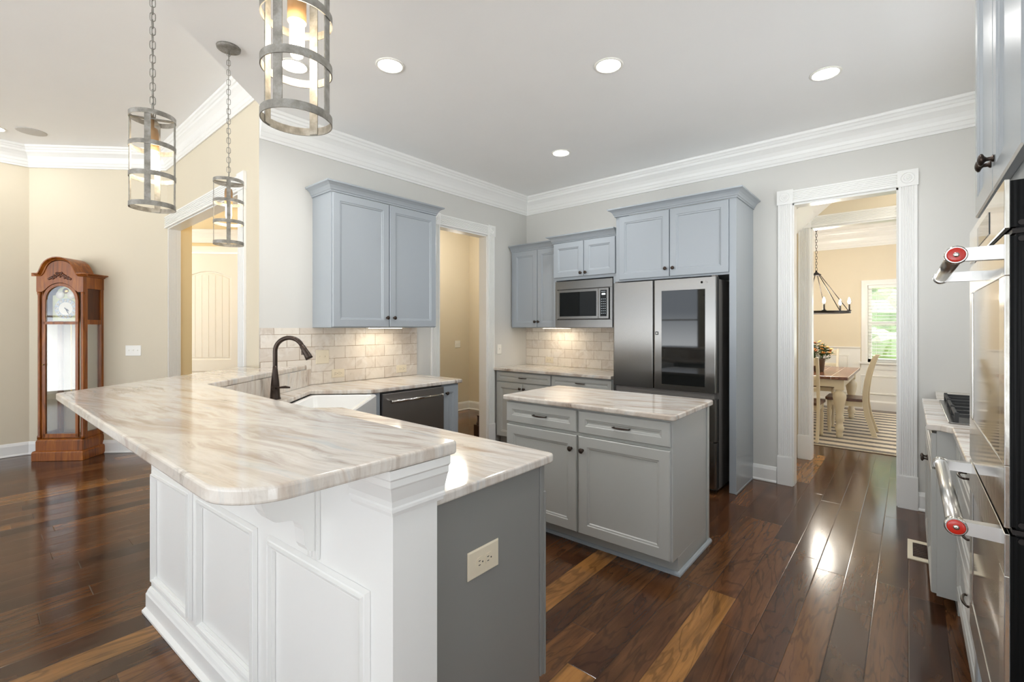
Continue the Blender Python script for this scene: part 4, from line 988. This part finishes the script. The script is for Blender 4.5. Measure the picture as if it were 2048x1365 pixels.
# ------------------------------------------------------------------ plates: switches and outlets
def plate(name, label, loc, rotz, w, h, kinds, mat, horiz=False, group=None):
    """local x across, -y out; kinds per gang: 'switch' or 'outlet'"""
    t = thing(name, label, 'switch' if 'switch' in name else 'outlet', loc, rotz, group)
    mb = MB(); mb.loops([[(-w / 2 + i, y, -h / 2 + i), (w / 2 - i, y, -h / 2 + i), (w / 2 - i, y, h / 2 - i), (-w / 2 + i, y, h / 2 - i)] for i, y in ((0, -0.0005), (0, -0.003), (0.004, -0.0065))])
    mb.build('plate', mat, t)
    n = len(kinds)
    for k, kd in enumerate(kinds):
        x = (k - (n - 1) / 2) * 0.046
        if kd == 'switch':
            MB().box(x - 0.006, x + 0.006, -0.0078, -0.0064, -0.013, 0.013).box(x - 0.0035, x + 0.0035, -0.016, -0.0075, 0.0, 0.009).build('toggle', mat, t)
        else:
            for s in (-1, 1):
                cx_, cz_ = (s * 0.0195, 0) if horiz else (x, s * 0.0195)
                f = MB().extr([(cx_ + p, cz_ + q) for p, q in roundpoly([(-0.0155, -0.0165), (0.0155, -0.0165), (0.0155, 0.0165), (-0.0155, 0.0165)], 0.009, 5)], 'y', -0.0095, -0.0062).build('socket_face', mat, t)
                m2 = MB()
                for a in (-1, 1):
                    if horiz: m2.box(cx_ - 0.009, cx_ - 0.001, -0.0099, -0.0094, cz_ + a * 0.0065 - 0.0012, cz_ + a * 0.0065 + 0.0012)
                    else: m2.box(cx_ + a * 0.0065 - 0.0012, cx_ + a * 0.0065 + 0.0012, -0.0099, -0.0094, cz_ + 0.001, cz_ + 0.009)
                gx, gz = (cx_ + 0.009, cz_) if horiz else (cx_, cz_ - 0.008)
                m2.lathe([(0.0028, 0), (0.0028, -0.0004)], 8, (gx, -0.0095, gz), 'y'); m2.build('slot', M['matte_black'], f)
    return t
plate('outlet_plate', 'large white outlet plate on the slate grey peninsula end', (-1.0345, 1.066, 0.648), PI / 2, 0.14, 0.088, ['outlet'], M['plastic_almond'], True)
plate('switch_plate', 'square almond two-gang switch plate on the sink tiles', (XW + 0.0105, 1.925, 1.142), PI / 2, 0.116, 0.116, ['switch', 'switch'], M['plastic_almond'])
plate('outlet_plate', 'almond outlet low on the sink tiles below the switch plate', (XW + 0.0105, 2.065, 0.993), PI / 2, 0.116, 0.072, ['outlet'], M['plastic_almond'], True)
plate('outlet_plate', 'almond outlet on the sink tiles above the dishwasher', (XW + 0.0105, 2.725, 0.987), PI / 2, 0.116, 0.072, ['outlet'], M['plastic_almond'], True)
plate('outlet_plate', 'almond outlet on the tiles under the microwave', (-3.383, YW - 0.0105, 0.985), 0, 0.116, 0.072, ['outlet'], M['plastic_almond'], True)
plate('switch_plate', 'white single switch plate between side doorway and corner cabinets', (XW + 0.0005, 4.15, 1.125), PI / 2, 0.075, 0.116, ['switch'], M['plastic_white'])
s45 = Vector((-6.56, 1.17))
plate('switch_plate', 'white three-gang switch plate on the angled wall right of the clock', (-6.548 - 0.0, 1.1815 - 0.0005, 1.13), PI / 4, 0.165, 0.116, ['switch'] * 3, M['plastic_white'])
plate('switch_plate', 'white two-gang switch plate inside the straw coloured side hall', (-5.6795, 5.25, 1.11), PI / 2, 0.116, 0.116, ['switch', 'switch'], M['plastic_white'])

# ------------------------------------------------------------------ grandfather clock
CX = Vector((-6.713, 0.585)); ck = thing('grandfather_clock', 'tall honey oak grandfather clock with arched bonnet against the angled wall', 'clock', (CX.x, CX.y, 0), PI / 4)
CW, CD = 0.50, 0.33     # plinth
Wd_, Dm = M['clock_wood'], M['clock_dark']
mb = MB(); mb.box(-CW / 2, CW / 2, 0, CD, 0.001, 0.085); mb.sweep([(-CW / 2, CD, 0.085), (-CW / 2, 0, 0.085), (CW / 2, 0, 0.085), (CW / 2, CD, 0.085)], [(-0.03, 0), (0, 0), (-0.006, 0.014), (-0.022, 0.02), (-0.03, 0.02)], (0, 0, 1))
mb.box(-0.228, 0.228, 0.022, CD - 0.005, 0.085, 0.20); mb.sweep([(-0.228, CD - .01, 0.20), (-0.228, 0.022, 0.20), (0.228, 0.022, 0.20), (0.228, CD - .01, 0.20)], [(-0.03, 0), (0, 0), (-0.008, 0.016), (-0.02, 0.024), (-0.03, 0.024)], (0, 0, 1))
mb.build('plinth', Wd_, ck, 0.003)
zb, zt = 0.22, 1.90; hw = 0.205; yf = 0.045; yb = CD - 0.01
mb = MB()
for sx in (-1, 1):
    mb.box(sx * hw - 0.02, sx * hw + 0.02, yb - 0.045, yb, zb, zt); mb.box(sx * hw - 0.02, sx * hw + 0.02, yf + 0.012, yf + 0.05, zb, zt)
    mb.box(sx * hw - 0.016, sx * hw + 0.016, yf + 0.05, yb - 0.045, zb, zb + 0.06); mb.box(sx * hw - 0.016, sx * hw + 0.016, yf + 0.05, yb - 0.045, 1.42, 1.47); mb.box(sx * hw - 0.016, sx * hw + 0.016, yf + 0.05, yb - 0.045, 1.80, zt)
mb.box(-hw, hw, yb - 0.012, yb, zb, zt); mb.box(-hw, hw, yf + 0.02, yb, zb - 0.005, zb + 0.015)
mb.build('case', Wd_, ck, 0.002)
MB().box(-hw + 0.02, hw - 0.02, yb - 0.016, yb - 0.0125, zb + 0.015, 1.40).build('back_panel', M['wall_living'], ck)
for sx in (-1, 1):
    MB().lathe([(0.019, zb), (0.019, zb + 0.03), (0.013, zb + 0.045), (0.013, 1.72), (0.019, 1.74), (0.019, 1.76)], 14, (sx * (hw + 0.008), yf + 0.006, 0)).build('column', Wd_, ck)
    MB().box(sx * hw - 0.002, sx * hw + 0.002, yf + 0.05, yb - 0.045, zb + 0.06, 1.42).build('side_glass', M['glass'], ck)
    MB().box(sx * hw - 0.004, sx * hw + 0.004, yf + 0.05, yb - 0.045, 1.47, 1.80).build('side_panel', Dm, ck)
# front door frame with arched top
dw = 0.172
def archpts(w, zs, n=20): return [(w * math.cos(a), zs + w * math.sin(a)) for a in [PI * k / n for k in range(n + 1)]]
mb = MB()
for sx in (-1, 1): mb.box(sx * (dw - 0.012) - 0.014, sx * (dw - 0.012) + 0.014, yf - 0.006, yf + 0.014, zb + 0.02, 1.68)
mb.box(-dw, dw, yf - 0.006, yf + 0.014, zb + 0.015, zb + 0.055); mb.box(-dw, dw, yf - 0.006, yf + 0.014, 1.42, 1.45)
O = archpts(dw, 1.68); I = archpts(dw - 0.03, 1.68)
mb.loops([[(O[k][0], yf - 0.006, O[k][1]), (O[k][0], yf + 0.014, O[k][1]), (I[k][0], yf + 0.014, I[k][1]), (I[k][0], yf - 0.006, I[k][1])] for k in range(21)])
dr_ = mb.build('door', Wd_, ck, 0.001)
MB().box(-dw + 0.02, dw - 0.02, yf + 0.003, yf + 0.006, zb + 0.05, 1.425).build('glass', M['glass_mirror'], dr_)
gp = archpts(dw - 0.028, 1.68) + [(-dw + 0.028, 1.445), (dw - 0.028, 1.445)]
MB().extr(gp, 'y', yf + 0.003, yf + 0.006).build('glass', M['glass'], dr_)
MB().lathe([(0.006, 0), (0.004, -0.008), (0.008, -0.014), (0.002, -0.018)], 10, (-dw + 0.012, yf - 0.006, 1.0), 'y').build('knob', M['brass'], dr_)
# dial
yd = yf + 0.06
dp = [(-0.13, 1.455), (0.13, 1.455), (0.13, 1.725)] + [(0.092 * math.cos(a), 1.735 + 0.088 * math.sin(a)) for a in [PI * k / 16 for k in range(17)]] + [(-0.13, 1.725)]
dial = MB().extr(dp, 'y', yd, yd + 0.006).build('dial', M['brass'], ck)
k = NT('pale dial plate'); k.set(color=k.mix(k.noise(k.pos(), 20, 3), sr(190, 194, 140), sr(212, 212, 166)), rough=0.4); dial.data.materials[0] = k.m
dc = (0, yd - 0.001, 1.588)
MB().lathe([(0.108, 0), (0.108, -0.003), (0.07, -0.003), (0.07, 0)], 40, dc, 'y', smooth=False).build('chapter_ring', M['silver'], dial)
mb = MB(); mb.lathe([(0.069, 0), (0.069, -0.002), (0.002, -0.0025)], 36, dc, 'y', smooth=False); mb.build('dial_center', M['ivory'], dial)
mb = MB()
for k_ in range(12):
    a = PI / 6 * k_; mb.M = Matrix.Translation((dc[0] + 0.089 * math.sin(a), dc[1] - 0.0032, dc[2] + 0.089 * math.cos(a))) @ Matrix.Rotation(a, 4, 'Y')
    mb.lathe([(0.0165, 0), (0.0165, -0.0008), (0.001, -0.001)], 14, (0, 0, 0), 'y')
mb.M = Matrix(); mb.build('hour_discs', M['ivory'], dial)
nums = ['XII', 'I', 'II', 'III', 'IIII', 'V', 'VI', 'VII', 'VIII', 'IX', 'X', 'XI']
for k_, s in enumerate(nums):
    a = PI / 6 * k_
    text_mesh('numeral', s, 0.017, M['matte_black'], dial, Matrix.Translation((dc[0] + 0.089 * math.sin(a), dc[1] - 0.0046, dc[2] + 0.089 * math.cos(a))) @ Matrix.Rotation(a, 4, 'Y') @ Matrix.Rotation(PI / 2, 4, 'X'), 0.0003)
for an, ln, wv in ((math.radians(128), 0.048, 0.006), (math.radians(150), 0.072, 0.004)):
    mb = MB(Matrix.Translation((dc[0], dc[1] - 0.006, dc[2])) @ Matrix.Rotation(an, 4, 'Y')); mb.extr([(-wv * 0.4, -0.012), (wv * 0.4, -0.012), (wv, ln * 0.55), (0, ln), (-wv, ln * 0.55)], 'y', -0.0006, 0.0006); mb.build('hand', M['black_iron'], dial)
MB().lathe([(0.03, 0), (0.03, -0.002), (0.002, -0.003)], 24, (0, yd - 0.001, 1.775), 'y').build('moon_disc', M['brass'], dial)
for sx in (-1, 1): MB().lathe([(0.042, 0), (0.042, -0.003), (0.002, -0.004)], 20, (sx * 0.055, yd - 0.002, 1.732), 'y').build('moon_hump', M['ivory'], dial)
# pendulum and weights inside
MB().box(-0.004, 0.004, 0.17, 0.176, 0.62, 1.44).lathe([(0.07, 0), (0.066, -0.012), (0.002, -0.018)], 28, (0, 0.17, 0.60), 'y').build('pendulum', M['brass'], ck)
# bonnet
mb = MB()
SHP = [(0, 1), (0.16, 0.98), (0.32, 0.90), (0.45, 0.77), (0.54, 0.60), (0.60, 0.42), (0.65, 0.25), (0.70, 0.12), (0.75, 0.035), (0.79, 0.0), (1.01, 0.0)]
def topcurve(w, z0, zpk, n=36):
    pts = []
    for k_ in range(n + 1):
        u = -1 + 2 * k_ / n; au = abs(u)
        for (a0, g0), (a1, g1) in zip(SHP, SHP[1:]):
            if a0 <= au <= a1: g = g0 + (g1 - g0) * (au - a0) / (a1 - a0); break
        pts.append((u * w, z0 + (zpk - z0) * g))
    return pts
ZC, ZP = 1.925, 2.085
tc = topcurve(0.228, ZC, ZP)
front = [(-0.228, 1.76), (-dw - 0.004, 1.76)] + [p for p in reversed(archpts(dw + 0.004, 1.68)) if p[1] > 1.76] + [(dw + 0.004, 1.76), (0.228, 1.76)] + list(reversed(tc))
mb.extr(front, 'y', yf - 0.012, yf + 0.016)
for sx in (-1, 1): mb.box(sx * 0.22 - 0.008, sx * 0.22 + 0.008, yf + 0.0165, yb, 1.80, ZC)
mb.box(-0.2119, 0.2119, yf + 0.0165, yb, ZC - 0.016, ZC - 0.001)
bon = mb.build('bonnet', Wd_, ck)
mb = MB(); tcm = topcurve(0.232, ZC + 0.002, ZP + 0.012, 60)
mb.sweep([(x, yf - 0.012, z) for x, z in tcm], [(0.004, 0), (0.004, 0.008), (-0.004, 0.012), (-0.010, 0.024), (-0.018, 0.038), (-0.026, 0.04), (-0.026, -0.20), (0.0, -0.20)], (0, -1, 0))
for sx in (-1, 1):
    P = [(sx * 0.229, yf - 0.012, ZC), (sx * 0.229, yb, ZC)] if sx > 0 else [(sx * 0.229, yb, ZC), (sx * 0.229, yf - 0.012, ZC)]
    P = P if sx < 0 else P
    mb.sweep(P, [(0, -0.004), (0.01, 0.0), (0.02, 0.012), (0.045, 0.024), (0.047, 0.032), (0, 0.032)], (0, 0, 1))
    mb.sweep([(sx * 0.276, yf - 0.012, ZC), (sx * 0.20, yf - 0.012, ZC)] if sx > 0 else [(sx * 0.20, yf - 0.012, ZC), (sx * 0.276, yf - 0.012, ZC)], [(0, -0.004), (-0.01, 0.0), (-0.02, 0.012), (-0.042, 0.024), (-0.044, 0.032), (0, 0.032)] if sx > 0 else [(0, -0.004), (0.01, 0.0), (0.02, 0.012), (0.042, 0.024), (0.044, 0.032), (0, 0.032)], (0, 0, 1))
mb.build('cornice', Wd_, ck)
mb = MB(); rr2 = random.Random(3)
for k_ in range(30):
    u = -1 + 2 * k_ / 29; x = 0.105 * u; z = 1.895 + 0.085 * (1 - abs(u)) * rr2.uniform(0.2, 1.0)
    mb.lathe([(0.013, 0), (0.009, -0.006), (0.001, -0.007)], 8, (x, yf - 0.012, z), 'y')
mb.build('carving', Dm, bon)

# ------------------------------------------------------------------ side hall details
t = thing('stair_newel', 'dark wood stair post foot in the side hall', 'newel post', (-4.12, 4.20, 0))
MB().box(-0.06, 0.06, -0.06, 0.06, 0.001, 0.16).lathe([(0.05, 0.16), (0.055, 0.18), (0.04, 0.2), (0.04, 0.26), (0.05, 0.28)], 16).build('post', M['dark_wood'], t, 0.004)

# ------------------------------------------------------------------ dining room
tag(MB().box(-2.6, 0.45, 6.48, 9.55, 0.001, 0.012).build('striped_rug', M['rug'], None, 0.004), 'grey and cream striped rug under the dining table', 'rug')
TX0, TX1, TY0, TY1 = -1.62, -0.555, 6.96, 8.74
t = thing('dining_table', 'cream dining table with planked brown top and turned legs', 'table', ((TX0 + TX1) / 2, (TY0 + TY1) / 2, 0.012))
hx, hy = (TX1 - TX0) / 2, (TY1 - TY0) / 2
MB().box(-hx, hx, -hy, hy, 0.728, 0.766).build('tabletop', M['table_top'], t, 0.006)
mb = MB(); mb.box(-hx + 0.06, hx - 0.06, -hy + 0.06, -hy + 0.085, 0.63, 0.727); mb.box(-hx + 0.06, hx - 0.06, hy - 0.085, hy - 0.06, 0.63, 0.727); mb.box(-hx + 0.06, -hx + 0.085, -hy + 0.085, hy - 0.085, 0.63, 0.727); mb.box(hx - 0.085, hx - 0.06, -hy + 0.085, hy - 0.085, 0.63, 0.727)
mb.build('apron', M['cream_wood'], t)
LEG = [(0.028, 0), (0.034, 0.01), (0.038, 0.05), (0.03, 0.07), (0.046, 0.09), (0.05, 0.13), (0.036, 0.165), (0.034, 0.19), (0.05, 0.22), (0.048, 0.26), (0.04, 0.28), (0.044, 0.34), (0.058, 0.42), (0.072, 0.5), (0.07, 0.54), (0.052, 0.565), (0.04, 0.58), (0.045, 0.6)]
for sx in (-1, 1):
    for sy in (-1, 1):
        MB().lathe(LEG, 18, (sx * (hx - 0.1), sy * (hy - 0.1), 0)).box(sx * (hx - 0.1) - 0.05, sx * (hx - 0.1) + 0.05, sy * (hy - 0.1) - 0.05, sy * (hy - 0.1) + 0.05, 0.6, 0.727).build('leg', M['cream_wood'], t)
def chair(loc, rz, label):
    """faces -y: back at +y"""
    t = thing('dining_chair', label, 'chair', loc, rz, 'dining chairs'); c = M['cream_wood']
    MB().prism(roundpoly([(-0.22, -0.22), (0.22, -0.22), (0.2, 0.2), (-0.2, 0.2)], 0.03, 4), 0.425, 0.46, 0.006).build('seat', M['table_wood'], t)
    MB().box(-0.19, 0.19, -0.19, -0.17, 0.36, 0.424).box(-0.19, 0.19, 0.15, 0.17, 0.36, 0.424).box(-0.19, -0.17, -0.17, 0.15, 0.36, 0.424).box(0.17, 0.19, -0.17, 0.15, 0.36, 0.424).build('seat_rail', c, t)
    for sx in (-1, 1):
        MB().lathe([(0.016, 0), (0.022, 0.02), (0.018, 0.05), (0.026, 0.09), (0.024, 0.2), (0.03, 0.28), (0.02, 0.31), (0.026, 0.33), (0.026, 0.424)], 12, (sx * 0.175, -0.175, 0)).build('leg', c, t)
        prof = [(0.30, 0.0), (0.262, 0.12), (0.225, 0.25), (0.205, 0.38), (0.2, 0.46), (0.205, 0.56), (0.222, 0.7), (0.25, 0.84), (0.29, 0.97), (0.315, 1.02)]
        mb = MB(); mb.loops([[(sx * 0.19 - 0.016, y - 0.028, z), (sx * 0.19 + 0.016, y - 0.028, z), (sx * 0.19 + 0.016, y + 0.028, z), (sx * 0.19 - 0.016, y + 0.028, z)] for y, z in prof]); mb.build('leg', c, t, 0.004)
    for z, y, hh_ in ((0.62, 0.211, 0.05), (0.76, 0.234, 0.05), (0.96, 0.288, 0.09)):
        MB().box(-0.173, 0.173, y - 0.01, y + 0.01, z - hh_ / 2, z + hh_ / 2).build('back_slat', c, t, 0.004)
    return t
ch = chair((-0.62, 7.565, 0.012), -PI / 2, 'cream dining chair with curved back on the window side of the table')
dup(ch, (-1.08, 9.05, 0.012), 0.0, 'cream dining chair at the far head of the table')
dup(ch, (-1.02, 6.88, 0.012), PI, 'cream dining chair at the near end, mostly hidden by the casing')
t = thing('flower_pail', 'zinc pail of orange and coral flowers on the dining table', 'flowers', (-0.945, 7.65, 0.779))
MB().lathe([(0.055, 0), (0.06, 0.004), (0.075, 0.17), (0.08, 0.175), (0.078, 0.18), (0.07, 0.17), (0.05, 0.02)], 24).build('pail', M['pail'], t)
fl = MB(); st = MB(); pk = MB(); lf = MB(); r5 = random.Random(11)
for k_ in range(64):
    a = r5.uniform(0, 2 * PI); rr_ = 0.17 * math.sqrt(r5.random()); z = 0.23 + 0.17 * (1 - (rr_ / 0.17) ** 2) + r5.uniform(-0.05, 0.04); p = Vector((rr_ * math.cos(a), rr_ * math.sin(a), z))
    st.tube([(p.x * 0.25, p.y * 0.25, 0.12), tuple(p)], 0.002, 5)
    tgt = fl if r5.random() < 0.6 else pk
    if r5.random() < 0.5:
        tgt.M = Matrix.Translation(p) @ Matrix.Rotation(r5.uniform(-0.7, 0.7), 4, 'X') @ Matrix.Rotation(r5.uniform(-0.7, 0.7), 4, 'Y')
        tgt.lathe([(0.004, -0.004), (0.018, 0.002), (0.026, 0.008), (0.02, 0.011), (0.008, 0.008), (0.002, 0.01)], 9)
    for q in range(5):
        lf.M = Matrix.Translation(p * 0.85 + Vector((0, 0, 0.02))) @ Matrix.Rotation(r5.uniform(0, 6.28), 4, 'Z') @ Matrix.Rotation(r5.uniform(-0.6, 0.6), 4, 'Y')
        lf.add([(0, 0, 0), (0.02, -0.011, 0.004), (0.05, 0, 0.0), (0.02, 0.011, 0.004), (0.02, 0, -0.003)], [(0, 1, 4), (1, 2, 4), (2, 3, 4), (3, 0, 4), (0, 3, 2, 1)])
for mbx in (fl, pk, lf): mbx.M = Matrix()
for mbx, nm, m in ((st, 'stems', 'green_leaf'), (lf, 'leaves', 'green_leaf'), (fl, 'blossoms', 'orange_petal'), (pk, 'blossoms', 'pink_petal')):
    o = mbx.build(nm, M[m], t); o['kind'] = 'stuff'
t = thing('chandelier', 'black wagon-wheel chandelier with candle bulbs over the dining table', 'chandelier', (-1.0, 7.85, 3.06))
mb = MB(); mb.loops([[(r * math.cos(a), r * math.sin(a), z) for r, z in ((0.40, -1.475), (0.40, -1.445), (0.385, -1.445), (0.385, -1.475))] for a in [2 * PI * j / 48 for j in range(48)]], ring=True); mb.build('ring', M['black_iron'], t)
for k_ in range(6):
    a = PI / 3 * k_ + 0.35; x, y = 0.392 * math.cos(a), 0.392 * math.sin(a)
    MB().tube([(0.05 * math.cos(a), 0.05 * math.sin(a), -0.93), (x, y, -1.45)], 0.005, 8).build('rod', M['black_iron'], t)
    a += PI / 6; x, y = 0.392 * math.cos(a), 0.392 * math.sin(a)
    c_ = MB().lathe([(0.026, -1.445), (0.03, -1.438), (0.012, -1.434), (0.011, -1.35)], 12, (x, y, 0)).build('candle', M['black_iron'], t)
    MB().lathe([(0.008, -1.35), (0.017, -1.325), (0.014, -1.295), (0.002, -1.262)], 12, (x, y, 0)).build('bulb', M['candle'], c_)
MB().lathe([(0.055, -0.935), (0.06, -0.92), (0.03, -0.9), (0.012, -0.88), (0.012, -0.86)], 16).build('hub', M['black_iron'], t)
mb = MB(); chain_mesh(mb, -0.86, -0.02, 0.05, 0.011, 0.0025); mb.build('chain', M['black_iron'], t)
MB().lathe([(0.001, -0.03), (0.05, -0.022), (0.06, -0.0005)], 24).build('canopy', M['black_iron'], t)
lamp('POINT', 'chandelier_lamp', (-1.0, 7.85, 1.85), CHAND_W * 14, (1, 0.93, 0.82), 0.2)

# fill lights added to brighten the halls and passage, without any fixtures
lamp('POINT', 'hall_fill', (-6.0, 2.5, 2.5), HALL_W * 0.26, (1, 0.93, 0.84), 0.15)
lamp('POINT', 'side_hall_fill', (-4.8, 4.4, 2.5), HALL_W * 0.62, (1, 0.95, 0.87), 0.15)
lamp('POINT', 'passage_fill', (0.6, 5.25, 2.4), 6, (1, 0.9, 0.75), 0.12)
